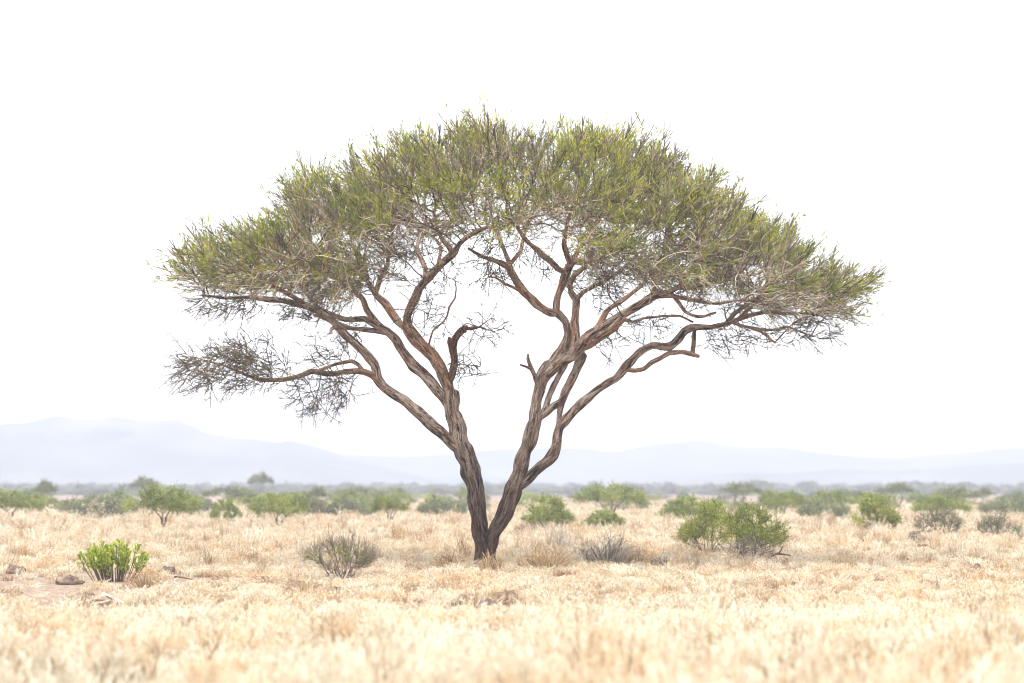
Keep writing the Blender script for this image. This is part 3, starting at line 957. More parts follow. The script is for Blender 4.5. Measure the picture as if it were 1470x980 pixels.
# sparse lower sprays: left arm, hanging twigs, the tuft on the stub, the right underside
low = [
 ('Ll2', 170, 330, 528, 80, 44, -1.4, 0.7), ('Ll2', 40, 285, 530, 40, 35, -1.5, 0.4), ('Ll2', 26, 385, 500, 56, 34, -1.1, 0.7),
 ('Ll2', 44, 462, 572, 50, 32, -1.0, 0.5), ('Ll3', 20, 470, 495, 56, 28, -0.6, 0.7), ('Ll3', 14, 500, 550, 26, 18, -0.8, 0.4),
 ('Ll', 22, 330, 443, 66, 16, -1.1, 0.8), ('Ll', 12, 425, 458, 50, 14, -1.0, 0.6),
 ('Stub', 95, 690, 470, 40, 24, -0.5, 0.45), ('Stub', 36, 674, 530, 30, 28, -0.3, 0.4), ('Lthin', 16, 630, 470, 26, 38, -0.6, 0.4),
 ('Rb', 22, 720, 398, 36, 20, -0.8, 0.6), ('Rb2', 14, 705, 400, 26, 14, -1.0, 0.4), ('Rb', 16, 690, 372, 34, 18, -0.4, 0.8),
 ('Rc5', 30, 925, 470, 46, 28, 0.3, 0.6), ('Rc', 22, 875, 497, 30, 16, -0.4, 0.4), ('Re', 34, 1040, 490, 50, 22, 0.3, 0.6),
 ('Re4', 36, 1095, 482, 48, 24, -0.7, 0.6), ('Re5', 40, 1165, 478, 50, 24, 0.9, 0.6), ('Rd1', 22, 870, 430, 34, 24, 1.2, 0.6),
 ('Lrl', 60, 535, 392, 60, 36, 0.9, 0.8), ('Lrm', 46, 572, 362, 52, 34, 1.2, 0.8), ('Lm3', 40, 480, 415, 54, 26, 1.0, 0.7), ('Lru2', 34, 610, 362, 44, 26, 0.2, 0.7),
 ('Rc6', 56, 945, 392, 62, 34, 0.6, 0.8), ('Rd1', 50, 890, 398, 56, 32, 1.4, 0.8), ('Ra', 40, 845, 372, 44, 26, 0.2, 0.8), ('Rc7', 46, 1010, 408, 60, 28, -1.2, 0.7), ('Re6', 40, 1085, 440, 66, 22, 0.5, 0.7), ('Rb1', 26, 715, 352, 44, 20, -0.3, 0.8),
 ('Lm2', 18, 500, 470, 40, 22, 1.0, 0.5), ('Lru', 16, 600, 430, 40, 40, -0.6, 0.6), ('Lru', 16, 640, 400, 36, 30, -0.9, 0.6),
 ('Ra', 22, 850, 400, 40, 26, 0.3, 0.8), ('Ra2', 22, 770, 385, 34, 24, -0.9, 0.6), ('Re', 20, 1180, 455, 60, 22, 0.3, 0.8),
]
names = [b[0] for b in B]
seg = {}
k0 = 0
for nm, *_ in B:
    n = len(range(0, len(curve[nm][0]), 2))
    seg[nm] = np.arange(k0, k0 + n)
    k0 += n
mt2, ml2, mw2 = MB(), MB(), MB()
for li, (nm, cnum, cx, cy, rx, ry, dep, rd) in enumerate(low):
    A = blob_pts(cnum, cx, cy, rx, ry, dep, rd, 100 + li)
    s = seg[nm]
    ps, pr = colonize(node_pos[s], [-1] * len(s), A, 0.10, 0.16, 3.5, 40 + li, bias=(0, 0, 0.0), jit=0.42)
    m0 = len(s)
    if len(ps) == m0:
        continue
    st2, c2, k2 = strands(ps, pr, m0, 0.0062, 0.36, node_rad[s])
    for k, (P, r) in enumerate(st2):
        tube(mw2, P - TB, r, 4, random.uniform(0.12, 0.4), 0.0, seed=k * 0.31, cap=False)
    out2 = np.array([i for i in range(m0, len(ps)) if c2[i] <= 2])
    sprays(out2, ps, pr, c2, 1 if nm not in ('Ll2', 'Ll') else 2, 200 + li, lambda h, c, u: 0.14 + 0.16 * (c > 0), (0.18, 0.48), mt2, ml2, 0.62, leafn=6, thick=1.1, lsize=0.62)
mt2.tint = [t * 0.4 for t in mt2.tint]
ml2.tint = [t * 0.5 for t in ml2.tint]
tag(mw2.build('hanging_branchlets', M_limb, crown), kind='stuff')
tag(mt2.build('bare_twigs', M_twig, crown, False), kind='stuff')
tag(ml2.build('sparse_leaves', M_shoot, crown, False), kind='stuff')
tag(mt.build('twigs', M_twig, crown, False), kind='stuff')
tag(ml.build('foliage', M_shoot, crown, False), kind='stuff')
print('crown faces', sum(len(q) for q in mt.q), sum(len(q) for q in ml.q))

# ------------------------------------------------------------------ bushes and small trees


def woody(seed, kind, w, h, leaf_n, leaf_l, leaf_w, attract=260, stem_n=5, trunk=0.3, r_tip=0.006, low=None, hole=-0.25, power=0.42, fine=420, rise=0.16, fine_len=(0.10, 0.26)):
    """stems and leaf cloud of a bush (kind 'bush') or of a small flat-topped tree (kind 'tree'), base at the origin"""
    g = np.random.default_rng(seed)
    A = []
    while len(A) < attract:
        q = g.uniform(-1, 1, 3)
        if kind == 'tree':
            rr = math.hypot(q[0], q[1])
            if rr > 1:
                continue
            z0, z1 = (trunk if low is None else low) + 0.10 * rr ** 1.5, (1.0 - 0.30 * rr ** 2) * (1 + 0.22 * nz((q[0], q[1], 0.3), 1.7, seed * 4.1))
            z = z0 + (z1 - z0) * g.uniform(0.25, 1)
        else:
            rr = math.hypot(q[0], q[1])
            if rr > 1:
                continue
            z1 = (1.0 - 0.5 * rr ** 2.2) * (1 + 0.4 * nz((q[0], q[1], 0.3), 1.9, seed * 4.1))
            z = 0.12 + (z1 - 0.12) * (g.uniform(0, 1) ** 0.6)
            if z < 0.75 * rr ** 1.2 - 0.30:
                continue
        p = np.array([q[0] * w / 2, q[1] * w / 2, z * h])
        if nz(p, 2.2 / w, seed * 1.3) + 0.4 * nz(p, 6.0 / w, seed * 2.3) < hole:
            continue
        A.append(p)
    A = np.array(A)
    starts, spar, srad = [], [], []
    wood = MB()
    for k in range(stem_n):
        a = k / stem_n * 2 * math.pi + g.uniform(-0.5, 0.5)
        lean = (0.25 if kind == 'tree' else 0.55) * g.uniform(0.6, 1.2)
        d = norm(np.array([math.cos(a) * lean, math.sin(a) * lean, 1.0]))
        L = h * (trunk if kind == 'tree' else 0.28) * g.uniform(0.85, 1.15)
        base = np.array([math.cos(a), math.sin(a), 0]) * (0.01 if kind == 'tree' else 0.06) * w - np.array([0, 0, 0.08])
        n = 6
        P = base + d * np.linspace(0, L + 0.08, n)[:, None]
        P[1:-1] += g.normal(size=(n - 2, 3)) * 0.02 * h * np.array([1, 1, 0.3])
        r = np.linspace(1.0, 0.6, n) * (0.035 if kind == 'tree' else 0.016) * h
        tube(wood, P, r, 7, g.uniform(0.15, 0.4), 0.2, seed=seed + k, cap=False)
        for i in range(n):
            starts.append(P[i])
            spar.append(-1)
            srad.append(r[i])
    n0_ = len(starts)
    ps, pr = colonize(starts, spar, A, h * 0.075, h * 0.10, h * 1.2, seed, bias=(0, 0, rise), jit=0.3)
    s2, c2, k2 = strands(ps, pr, n0_, r_tip, power, np.array(srad))
    for k, (P, r) in enumerate(s2):
        tube(wood, P, r, 4, g.uniform(0.1, 0.75), 0.0, cap=False)
    lf = MB()
    out = np.array([i for i in range(n0_, len(ps)) if c2[i] <= 3])
    if leaf_n and len(out):
        b = g.choice(out, leaf_n)
        z = ps[b][:, 2] / h
        keep = g.uniform(size=leaf_n) < np.clip((z - 0.22) / 0.3, 0.05, 1)
        b = b[keep]
        C = ps[b] + g.normal(size=(len(b), 3)) * h * 0.045
        D = norm(norm(ps[b] - ps[pr[b]]) + g.normal(size=(len(b), 3)) * 0.6 + np.array([0, 0, 0.35]))
        cl = np.array([nz(c, 3.0 / w, seed + 3.0) for c in C])
        tint = np.clip(0.48 + 0.5 * cl + g.normal(0, 0.14, len(b)), 0, 1)
        leaves(lf, C, D, g.uniform(0.7, 1.3, len(b)) * leaf_l, g.uniform(0.7, 1.3, len(b)) * leaf_w, tint, seed)
    # outer twigs, partly leafed: the outline of the bush is ragged
    b = g.choice(out, fine)
    Dd = norm(norm(ps[b] - ps[pr[b]]) + g.normal(size=(len(b), 3)) * 0.45 + np.array([0, 0, rise * 1.5]))
    P = ps[b][:, None] + Dd[:, None] * (np.linspace(0, 1, 3)[None, :, None] * (g.uniform(fine_len[0], fine_len[1], (len(b), 1, 1)) * h))
    tubes(wood, P, np.full((len(b), 3), r_tip * 0.6) * np.array([1, 0.8, 0.5]), g.uniform(0.1, 0.8, len(b)))
    if leaf_n > 1000:
        m = leaf_n // 3
        q = g.integers(0, len(b), m)
        q = q[(P[q][:, 2, 2] > 0.35 * h)]
        m = len(q)
        C = P[q, 0] + (P[q, 2] - P[q, 0]) * g.uniform(0.2, 1.0, (m, 1))
        D = norm(norm(P[q, 2] - P[q, 0]) + g.normal(size=(m, 3)) * 0.5)
        cl = np.array([nz(c, 3.0 / w, seed + 3.0) for c in C]) if m else np.zeros(0)
        leaves(lf, C, D, g.uniform(0.7, 1.3, m) * leaf_l, g.uniform(0.7, 1.3, m) * leaf_w, np.clip(0.55 + 0.5 * cl + g.normal(0, 0.14, m), 0, 1), seed + 9)
    return wood, lf


protos = {}


def proto(key, **kw):
    leafmat = kw.pop('mat', M_leaf)
    stemmat = kw.pop('smat', M_stem)
    wood, lf = woody(**kw)
    protos[key] = (wood.mesh(key + '_stems', stemmat), lf.mesh(key + '_leaves', leafmat, False) if lf.n else None, kw['w'], kw['h'], kw['kind'])


proto('flat_tree', seed=1, kind='tree', w=3.0, h=1.75, leaf_n=7500, leaf_l=0.075, leaf_w=0.032, attract=420, stem_n=3, trunk=0.34, hole=-0.12, r_tip=0.006)
proto('gapped_tree', seed=2, kind='tree', w=3.0, h=1.9, leaf_n=6000, leaf_l=0.075, leaf_w=0.035, attract=380, stem_n=3, trunk=0.36, hole=-0.08, r_tip=0.007)
proto('umbrella_tree', seed=12, kind='tree', w=3.0, h=2.2, leaf_n=5000, leaf_l=0.09, leaf_w=0.04, attract=300, stem_n=2, trunk=0.55, low=0.74, hole=-0.15, r_tip=0.007, mat=M_leafgrey)
proto('round_bush', seed=3, kind='bush', w=1.6, h=1.2, leaf_n=7000, leaf_l=0.06, leaf_w=0.024, attract=380, stem_n=7, hole=-0.15, mat=M_yleaf)
proto('dense_bush', seed=4, kind='bush', w=1.7, h=1.1, leaf_n=9000, leaf_l=0.06, leaf_w=0.024, attract=420, stem_n=8, hole=-0.3)
proto('ragged_bush', seed=25, kind='bush', w=1.7, h=1.1, leaf_n=6500, leaf_l=0.065, leaf_w=0.022, attract=330, stem_n=9, hole=-0.02, mat=M_yleaf, rise=0.35, fine=700, fine_len=(0.12, 0.36))
proto('grey_bush', seed=5, kind='bush', w=2.2, h=1.2, leaf_n=6500, leaf_l=0.06, leaf_w=0.028, attract=360, stem_n=7, mat=M_leafgrey)
proto('bare_bush', seed=6, kind='bush', w=1.6, h=1.1, leaf_n=2200, leaf_l=0.05, leaf_w=0.02, attract=520, stem_n=6, r_tip=0.006, fine=900, mat=M_leafgrey)
proto('dead_bush', seed=7, kind='bush', w=1.0, h=0.9, leaf_n=0, leaf_l=0.05, leaf_w=0.02, attract=320, stem_n=8, r_tip=0.007, fine=700)
proto('pale_dead_bush', seed=9, kind='bush', w=1.0, h=0.9, leaf_n=0, leaf_l=0.05, leaf_w=0.02, attract=260, stem_n=8, r_tip=0.008, fine=400, smat=M_twiggy)


def place(key, px, py, wpx, hpx, label, name, cat, group=None, rot=None, stems='stems', crown_name='leaves'):
    """stand a bush or tree on the plain where the photograph shows its foot, at its size there"""
    sm, lm, w0, h0, kind = protos[key]
    p = ground(px, py)
    s = FPX / p[1]
    e = empty(name, p)
    e.scale = (wpx / s / w0, wpx / s / w0, hpx / s / h0)
    e.rotation_euler[2] = random.uniform(0, 6.28) if rot is None else rot
    tag(e, label, cat, group)
    o = bpy.data.objects.new('trunk' if kind == 'tree' else stems, sm)
    COL.objects.link(o)
    o.parent = e
    if lm is not None:
        o = bpy.data.objects.new('crown' if kind == 'tree' else crown_name, lm)
        COL.objects.link(o)
        o.parent = e
    return e


TG = 'small acacias scattered across the plain'
BG = 'green bushes scattered across the plain'
DG = 'bare and dead bushes on the plain'
place('flat_tree', 14, 754, 105, 50, 'olive acacia with a dark short trunk cut off by the left edge of the frame', 'acacia_sapling', 'tree', TG)
place('grey_bush', 140, 752, 120, 46, 'wide grey-green bush left of the largest small flat-topped acacia', 'bush', 'bush', BG)
place('flat_tree', 234, 766, 112, 68, 'largest of the small flat-topped acacias, dark forked trunk, behind the bright green shrub', 'acacia_sapling', 'tree', TG, rot=0.4)
place('dense_bush', 325, 757, 46, 36, 'low round bush between the two small flat-topped acacias left of the large tree', 'bush', 'bush', BG)
place('flat_tree', 402, 764, 92, 54, 'small bright green flat-topped acacia nearest the left side of the large tree', 'acacia_sapling', 'tree', TG, rot=2.2)
place('gapped_tree', 562, 757, 62, 48, 'thin pale green sapling with a brown foot just left of the two trunks', 'acacia_sapling', 'tree', TG)
place('grey_bush', 508, 750, 76, 38, 'grey-green bush behind the standing stalk of the dry twiggy shrub', 'bush', 'bush', BG)
place('grey_bush', 640, 748, 80, 34, 'low hazy green bush directly left of the leaning left trunk', 'bush', 'bush', BG)
place('bare_bush', 455, 750, 56, 34, 'dull brownish bush right of the bright green flat-topped acacia', 'bush', 'bush', DG)
place('dense_bush', 788, 766, 76, 46, 'soft green bush just right of the right trunk', 'bush', 'bush', BG)
place('gapped_tree', 876, 752, 104, 60, 'grey-green acacia with a gappy fan crown right of the large tree, rising into the haze', 'acacia_sapling', 'tree', TG, rot=1.1)
place('dense_bush', 866, 766, 62, 30, 'yellow-green low bush in front of the gappy fan-crowned acacia', 'bush', 'bush', BG)
place('dense_bush', 985, 754, 86, 36, 'green bush half hidden behind the pair of tall green bushes', 'bush', 'bush', BG)
place('ragged_bush', 1014, 796, 88, 63, 'tall loose leafy bush, left one of the close pair of bushes', 'bush', 'bush', BG, rot=0.7)
place('ragged_bush', 1074, 802, 112, 64, 'leafy bush with grey dead branches at its foot, right one of the close pair', 'bush', 'bush', BG, rot=2.6)
place('pale_dead_bush', 1078, 807, 78, 34, 'grey dead branches splayed at the foot of the right bush of the pair', 'dead_bush', 'dead bush', DG)
place('flat_tree', 1122, 747, 74, 42, 'hazy green acacia right behind the close pair of tall bushes', 'acacia_sapling', 'tree', TG)
place('grey_bush', 1182, 754, 78, 40, 'grey-green bush midway between the close pair and the lone bright green bush', 'bush', 'bush', BG)
place('ragged_bush', 1255, 769, 76, 50, 'bright green bush with a narrow foot standing alone right of the close pair', 'bush', 'bush', BG)
place('bare_bush', 1347, 779, 76, 54, 'dark twiggy grey bush standing alone right of the lone bright green bush', 'bush', 'bush', DG, rot=1.3)
place('flat_tree', 1352, 757, 88, 46, 'green acacia crown showing behind the dark twiggy grey bush', 'acacia_sapling', 'tree', TG)
place('dead_bush', 1313, 788, 26, 28, 'small dark dead shrub left of the dark twiggy grey bush', 'dead_bush', 'dead bush', DG)
place('bare_bush', 1428, 778, 62, 46, 'grey-brown twiggy bush near the right edge of the frame', 'bush', 'bush', DG, rot=4.0)
place('grey_bush', 1466, 780, 34, 30, 'dark olive bush touching the right edge of the frame', 'bush', 'bush', BG)
place('grey_bush', 1440, 748, 80, 36, 'hazy olive bush behind the grey-brown twiggy bush', 'bush', 'bush', BG)
place('umbrella_tree', 207, 728, 44, 40, 'hazy umbrella tree rising behind the largest small flat-topped acacia', 'acacia_tree', 'tree', 'tall trees standing out of the far scrub')
place('umbrella_tree', 376, 722, 36, 40, 'lone tree with a tiny cap-shaped crown above the far scrub, behind the bright green acacia', 'acacia_tree', 'tree', 'tall trees standing out of the far scrub')
place('umbrella_tree', 66, 735, 34, 42, 'hazy dark-crowned tree near the left edge, left of the wide grey-green bush', 'acacia_tree', 'tree', 'tall trees standing out of the far scrub')
place('umbrella_tree', 1062, 734, 62, 38, 'hazy tree rising above the close pair of tall bushes', 'acacia_tree', 'tree', 'tall trees standing out of the far scrub')
place('umbrella_tree', 1206, 726, 20, 22, 'slim hazy tree just left of and behind the lone bright green bush', 'acacia_tree', 'tree', 'tall trees standing out of the far scrub')
place('umbrella_tree', 1288, 732, 58, 36, 'wide-crowned hazy tree behind the lone bright green bush', 'acacia_tree', 'tree', 'tall trees standing out of the far scrub')
place('umbrella_tree', 1381, 734, 26, 32, 'narrow hazy tree above the dark twiggy grey bush', 'acacia_tree', 'tree', 'tall trees standing out of the far scrub')
place('umbrella_tree', 1412, 730, 34, 28, 'hazy tree above and left of the twiggy bush near the right edge', 'acacia_tree', 'tree', 'tall trees standing out of the far scrub')
place('dead_bush', 1195, 778, 44, 8, 'low brown heap of dead twigs in pale grass by the lone bright bush', 'dead_bush', 'dead bush', DG)

# hazy scrub between the small acacias and the hills
g = np.random.default_rng(77)
keys = ['grey_bush', 'dense_bush', 'flat_tree', 'grey_bush', 'bare_bush', 'round_bush', 'umbrella_tree']
cells = []
for k in range(190):
    Y = 120 * (430 / 125) ** g.uniform()
    px = g.uniform(-260, 1730)
    cells.append((Y, px))
for Y, px in cells:
    key = keys[g.integers(len(keys))]
    sm, lm, w0, h0, kind = protos[key]
    x = (px - 735) / FPX * Y
    e = empty('scrub_tree' if kind == 'tree' else 'scrub_bush', (x, Y, hgt(x, Y)))
    sw = g.uniform(1.6, 3.8)
    shh = g.uniform(0.55, 1.1) * (1.5 if kind == 'tree' else 1.0)
    e.scale = (sw / w0, sw / w0, shh / h0)
    e.rotation_euler[2] = g.uniform(0, 6.28)
    tag(e, 'hazy grey-green scrub tree in the far bush belt under the hills' if kind == 'tree' else 'hazy grey-green scrub bush in the far bush belt under the hills',
        'tree' if kind == 'tree' else 'bush', 'scrub of the far bush belt')
    for nm, me in (('trunk' if kind == 'tree' else 'stems', sm), ('crown' if kind == 'tree' else 'leaves', lm)):
        o = bpy.data.objects.new(nm, me)
        COL.objects.link(o)
        o.parent = e

# ------------------------------------------------------------------ scattered stuff on points (grass and the far wood)


def scatter(name, objs, P, rot, scl, idx):
    col = bpy.data.collections.new(name + '_kinds')
    for i, o in enumerate(objs):
        o.name = '%s_kind_%02d' % (name, i)
        col.objects.link(o)
    me = bpy.data.meshes.new(name)
    n = len(P)
    me.vertices.add(n)
    me.vertices.foreach_set('co', np.asarray(P, np.float32).ravel())
    a = me.attributes.new('rot', 'FLOAT_VECTOR', 'POINT')
    a.data.foreach_set('vector', np.asarray(rot, np.float32).ravel())
    a = me.attributes.new('scl', 'FLOAT_VECTOR', 'POINT')
    a.data.foreach_set('vector', np.asarray(scl, np.float32).ravel())
    a = me.attributes.new('pick', 'INT', 'POINT')
    a.data.foreach_set('value', np.asarray(idx, np.int32))
    o = bpy.data.objects.new(name, me)
    COL.objects.link(o)
    ng = bpy.data.node_groups.new(name + '_scatter', 'GeometryNodeTree')
    ng.interface.new_socket('Geometry', in_out='INPUT', socket_type='NodeSocketGeometry')
    ng.interface.new_socket('Geometry', in_out='OUTPUT', socket_type='NodeSocketGeometry')
    gi = ng.nodes.new('NodeGroupInput')
    go = ng.nodes.new('NodeGroupOutput')
    iop = ng.nodes.new('GeometryNodeInstanceOnPoints')
    ci = ng.nodes.new('GeometryNodeCollectionInfo')
    ci.inputs['Collection'].default_value = col
    ci.inputs['Separate Children'].default_value = True
    ci.inputs['Reset Children'].default_value = True
    iop.inputs['Pick Instance'].default_value = True
    L = ng.links

    def na(nm, dt):
        q = ng.nodes.new('GeometryNodeInputNamedAttribute')
        q.data_type = dt
        q.inputs['Name'].default_value = nm
        return q.outputs['Attribute']
    e2r = ng.nodes.new('FunctionNodeEulerToRotation')
    L.new(na('rot', 'FLOAT_VECTOR'), e2r.inputs[0])
    L.new(e2r.outputs[0], iop.inputs['Rotation'])
    L.new(na('scl', 'FLOAT_VECTOR'), iop.inputs['Scale'])
    L.new(na('pick', 'INT'), iop.inputs['Instance Index'])
    L.new(gi.outputs[0], iop.inputs['Points'])
    L.new(ci.outputs[0], iop.inputs['Instance'])
    L.new(iop.outputs[0], go.inputs[0])
    md = o.modifiers.new('scatter', 'NODES')
    md.node_group = ng
    return o


def grass_tuft(seed, n, h, spread, width, seedheads, mat, lean=0.35, tone=0.55):
    """one tuft of dry grass: bent tapering blades and some feathery seed heads"""
    g = np.random.default_rng(seed)
    K = 4
    ang = g.uniform(0, 2 * np.pi, n)
    rr = spread * np.sqrt(g.uniform(0, 1, n))
    base = np.stack([rr * np.cos(ang), rr * np.sin(ang), np.full(n, -0.03)], 1)
    a2 = g.uniform(0, 2 * np.pi, n)
    ln = h * g.uniform(0.45, 1.1, n)
    out = np.stack([np.cos(a2), np.sin(a2), np.zeros(n)], 1) * (lean * g.uniform(0.1, 1.2, n))[:, None]
    t = np.linspace(0, 1, K)
    P = base[:, None] + np.array([0, 0, 1.0]) * (ln[:, None] * (t - 0.12 * lean * t * t))[..., None] + out[:, None] * (ln[:, None] * t ** 2)[..., None]
    S = norm(np.cross(out + g.normal(size=(n, 3)) * 0.1, np.array([0, 0, 1.0])))
    w = width * g.uniform(0.6, 1.3, n)[:, None] * np.array([1, 0.9, 0.65, 0.12])[None] * 0.5
    V = np.stack([P - S[:, None] * w[..., None], P + S[:, None] * w[..., None]], 2)
    b = (np.arange(n) * K * 2)[:, None]
    i = (np.arange(K - 1) * 2)[None]
    Q = np.stack([b + i, b + i + 1, b + i + 3, b + i + 2], -1).reshape(-1, 4)
    mb = MB()
    tint = np.clip(g.normal(tone, 0.2, n), 0, 1)
    mb.add(V.reshape(-1, 3), Q, None, np.repeat(tint, K * 2))
    hs = g.choice(n, seedheads, replace=False) if seedheads else []
    for k in hs:
        tip, d = P[k, -1], norm(P[k, -1] - P[k, -2])
        m = 14
        s = g.uniform(0, 1, m)
        C = tip - d * (0.12 * s)[:, None]
        D = norm(d + g.normal(size=(m, 3)) * 0.45)
        leaves(mb, C, D, g.uniform(0.03, 0.06, m), 0.009, np.clip(g.normal(tone + 0.3, 0.12, m), 0, 1), seed + int(k))
    return bpy.data.objects.new('tuft', mb.mesh('grass_tuft', mat, False))


# far scrub
kinds = []
for key in ('grey_bush', 'dense_bush', 'umbrella_tree', 'flat_tree'):
    sm, lm, w0, h0, kind = protos[key]
    src = lm.copy()
    src.materials.clear()
    src.materials.append(M_farleaf)
    o = bpy.data.objects.new('far', src)
    kinds.append((o, w0, h0))
PP, SS, II = [], [], []
for k in range(5200):
    Y = 400 * (1240 / 400) ** (g.uniform() ** 0.7)
    hw = 0.2118 * Y * 1.7
    x = g.uniform(-hw, hw)
    i = g.integers(4)
    if mnoise.noise(Vector((x * 0.01, Y * 0.004, 1.0))) < -0.25:
        continue
    sw = g.uniform(2.5, 7.0)
    sh_ = 0.8 + 0.0019 * Y * g.uniform() + 1.2 * g.uniform() ** 4
    PP.append((x, Y, -0.05))
    SS.append((sw / kinds[i][1], sw / kinds[i][1], sh_ / kinds[i][2]))
    II.append(i)
rot = np.zeros((len(PP), 3))
rot[:, 2] = g.uniform(0, 6.28, len(PP))
tag(scatter('far_scrub', [k[0] for k in kinds], PP, rot, SS, II), 'far blue-grey belt of scrub at the foot of the hills', 'scrub', kind='stuff')

# ------------------------------------------------------------------ near plants and debris


def green_shrub(px, py, wpx, hpx):
    p = ground(px, py)
    s = FPX / p[1]
    W, H = wpx / s, hpx / s
    CLEAR.append((p[0], p[1], W * 0.45, 1.6))
    e = empty('leafy_shrub', p)
    tag(e, 'bright green leafy shrub with upright spoon-shaped leaves on the bare earth at left', 'shrub')
    g = np.random.default_rng(8)
    wood, lf = MB(), MB()
    tipsP, tipsD = [], []
    for k in range(64):
        a = g.uniform(0, 2 * np.pi)
        ln = g.uniform(0, 1) ** 0.6
        end = np.array([math.cos(a) * ln * W * 0.46, math.sin(a) * ln * W * 0.42, H * (1.0 - 0.36 * ln ** 2) * g.uniform(0.74, 1.0)])
        b0 = np.array([math.cos(a) * ln * W * 0.24, math.sin(a) * ln * W * 0.2, -0.04])
        mid = b0 * 0.5 + end * 0.5 + np.array([math.cos(a), math.sin(a), 0]) * W * 0.05 * g.uniform(-0.3, 1.0)
        P = catmull(np.array([b0, mid, end]), 0.05)
        tube(wood, P, np.linspace(0.009, 0.004, len(P)), 5, g.uniform(0.1, 0.6), 0.0, cap=False)
        T = norm(np.gradient(P, axis=0))
        m = 22
        for q in range(m):
            f = 1 - (g.uniform() ** 1.7) * 0.55
            i = min(int(f * (len(P) - 1)), len(P) - 1)
            D = norm(T[i] * 0.7 + g.normal(size=3) * 0.55 + np.array([0, 0, 0.35]))
            L = g.uniform(0.06, 0.105)
            w = L * g.uniform(0.38, 0.5)
            S = norm(np.cross(D, g.normal(size=3)))
            Nn = np.cross(S, D)
            c = P[i]
            V = [c, c + D * L * 0.45 - S * w * 0.32 + Nn * L * 0.05, c + D * L * 0.45 + S * w * 0.32 + Nn * L * 0.05,
                 c + D * L * 0.82 - S * w * 0.5 + Nn * L * 0.02, c + D * L * 0.82 + S * w * 0.5 + Nn * L * 0.02, c + D * L * 1.0,
                 c + D * L * 0.45, c + D * L * 0.84 - Nn * L * 0.03]
            Qf = [(1, 6, 7, 3), (6, 2, 4, 7)]
            Tf = [(0, 6, 1), (0, 2, 6), (3, 7, 5), (7, 4, 5)]
            zz = c[2] / H
            lf.add(np.array(V), Qf, Tf, float(np.clip(0.25 + 0.45 * zz + g.normal(0, 0.16), 0, 1)))
    wood.build('stems', M_stem, e)
    lf.build('leaves', M_bright, e)
    return e


green_shrub(166, 834, 116, 62)


def fan_stems(name, label, cat, px, py, wpx, hpx, n, mat, r=0.006, seed=1, lean=1.0, curl=0.12, tuftleaf=None, forks=2, low=0.45, group=None, part='stems', tintr=(0.0, 1.0), stalks=(), bunch=0.0):
    """a stiff plant of many stems fanning up from its foot, each forking into thin twigs"""
    p = ground(px, py)
    s = FPX / p[1]
    W, H = wpx / s, hpx / s
    e = empty(name, p)
    tag(e, label, cat, group)
    g = np.random.default_rng(seed)
    mb = MB()
    a = g.uniform(0, 2 * np.pi, n)
    if bunch:
        a = a * (1 - bunch) + bunch * np.round(a / 0.9) * 0.9
    q = np.sqrt(g.uniform(0, 1, n))
    end = np.stack([np.cos(a) * q * W * 0.5 * lean, np.sin(a) * q * W * 0.5 * lean, H * (1 - 0.45 * q ** 2) * g.uniform(low, 1.0, n)], 1)
    b0 = np.stack([np.cos(a) * q * W * 0.14, np.sin(a) * q * W * 0.14, np.full(n, -0.05)], 1)
    t = np.linspace(0, 1, 5)
    bend = g.normal(size=(n, 3)) * curl * H
    P = b0[:, None] * (1 - t)[None, :, None] + end[:, None] * t[None, :, None] + bend[:, None] * np.sin(t * np.pi)[None, :, None]
    rr = r * g.uniform(0.6, 1.3, n)
    ti = g.uniform(tintr[0], tintr[1], n)
    tubes(mb, P, rr[:, None] * np.linspace(1.2, 0.45, 5)[None], ti, 4)
    tipC, tipD = [P[:, -1]], [norm(P[:, -1] - P[:, -2])]
    for k in range(forks):
        i = g.integers(1, 4, n)
        o = P[np.arange(n), i]
        d = norm(norm(P[np.arange(n), i + 1] - o) + g.normal(size=(n, 3)) * 0.55)
        l = g.uniform(0.12, 0.35, n) * H
        Q = o[:, None] + d[:, None] * (np.array([0, 0.5, 1.0])[None] * l[:, None])[..., None]
        Q[:, 2] += g.normal(size=(n, 3)) * 0.04 * H
        tubes(mb, Q, (rr * 0.55)[:, None] * np.array([1, 0.8, 0.4])[None], ti, 3)
        tipC.append(Q[:, -1])
        tipD.append(d)
    for (sx, sh) in stalks:
        S = np.array([[0, 0, 0], [sx / s * 0.4, 0, sh / s * 0.4], [sx / s * 0.7, 0.03, sh / s * 0.75], [sx / s, 0, sh / s]])
        C = catmull(S, 0.06)
        tube(mb, C, np.linspace(0.009, 0.003, len(C)), 5, 0.75, 0.0, cap=False)
    mb.build(part, mat, e, False)
    if tuftleaf:
        cnum, lmat, where = tuftleaf
        C, D = np.concatenate(tipC), np.concatenate(tipD)
        sel = where(C / np.array([W * 0.5, W * 0.5, H]))
        C, D = C[sel], D[sel]
        if len(C):
            b = g.integers(0, len(C), cnum)
            lf = MB()
            leaves(lf, C[b] + g.normal(size=(cnum, 3)) * 0.02 - D[b] * g.uniform(0, 0.12, (cnum, 1)), norm(D[b] + g.normal(size=(cnum, 3)) * 0.5 + np.array([0, 0, 0.3])), g.uniform(0.03, 0.055, cnum), 0.015, np.clip(g.normal(0.55, 0.2, cnum), 0, 1), seed)
            lf.build('leaves', lmat, e, False)
    return e


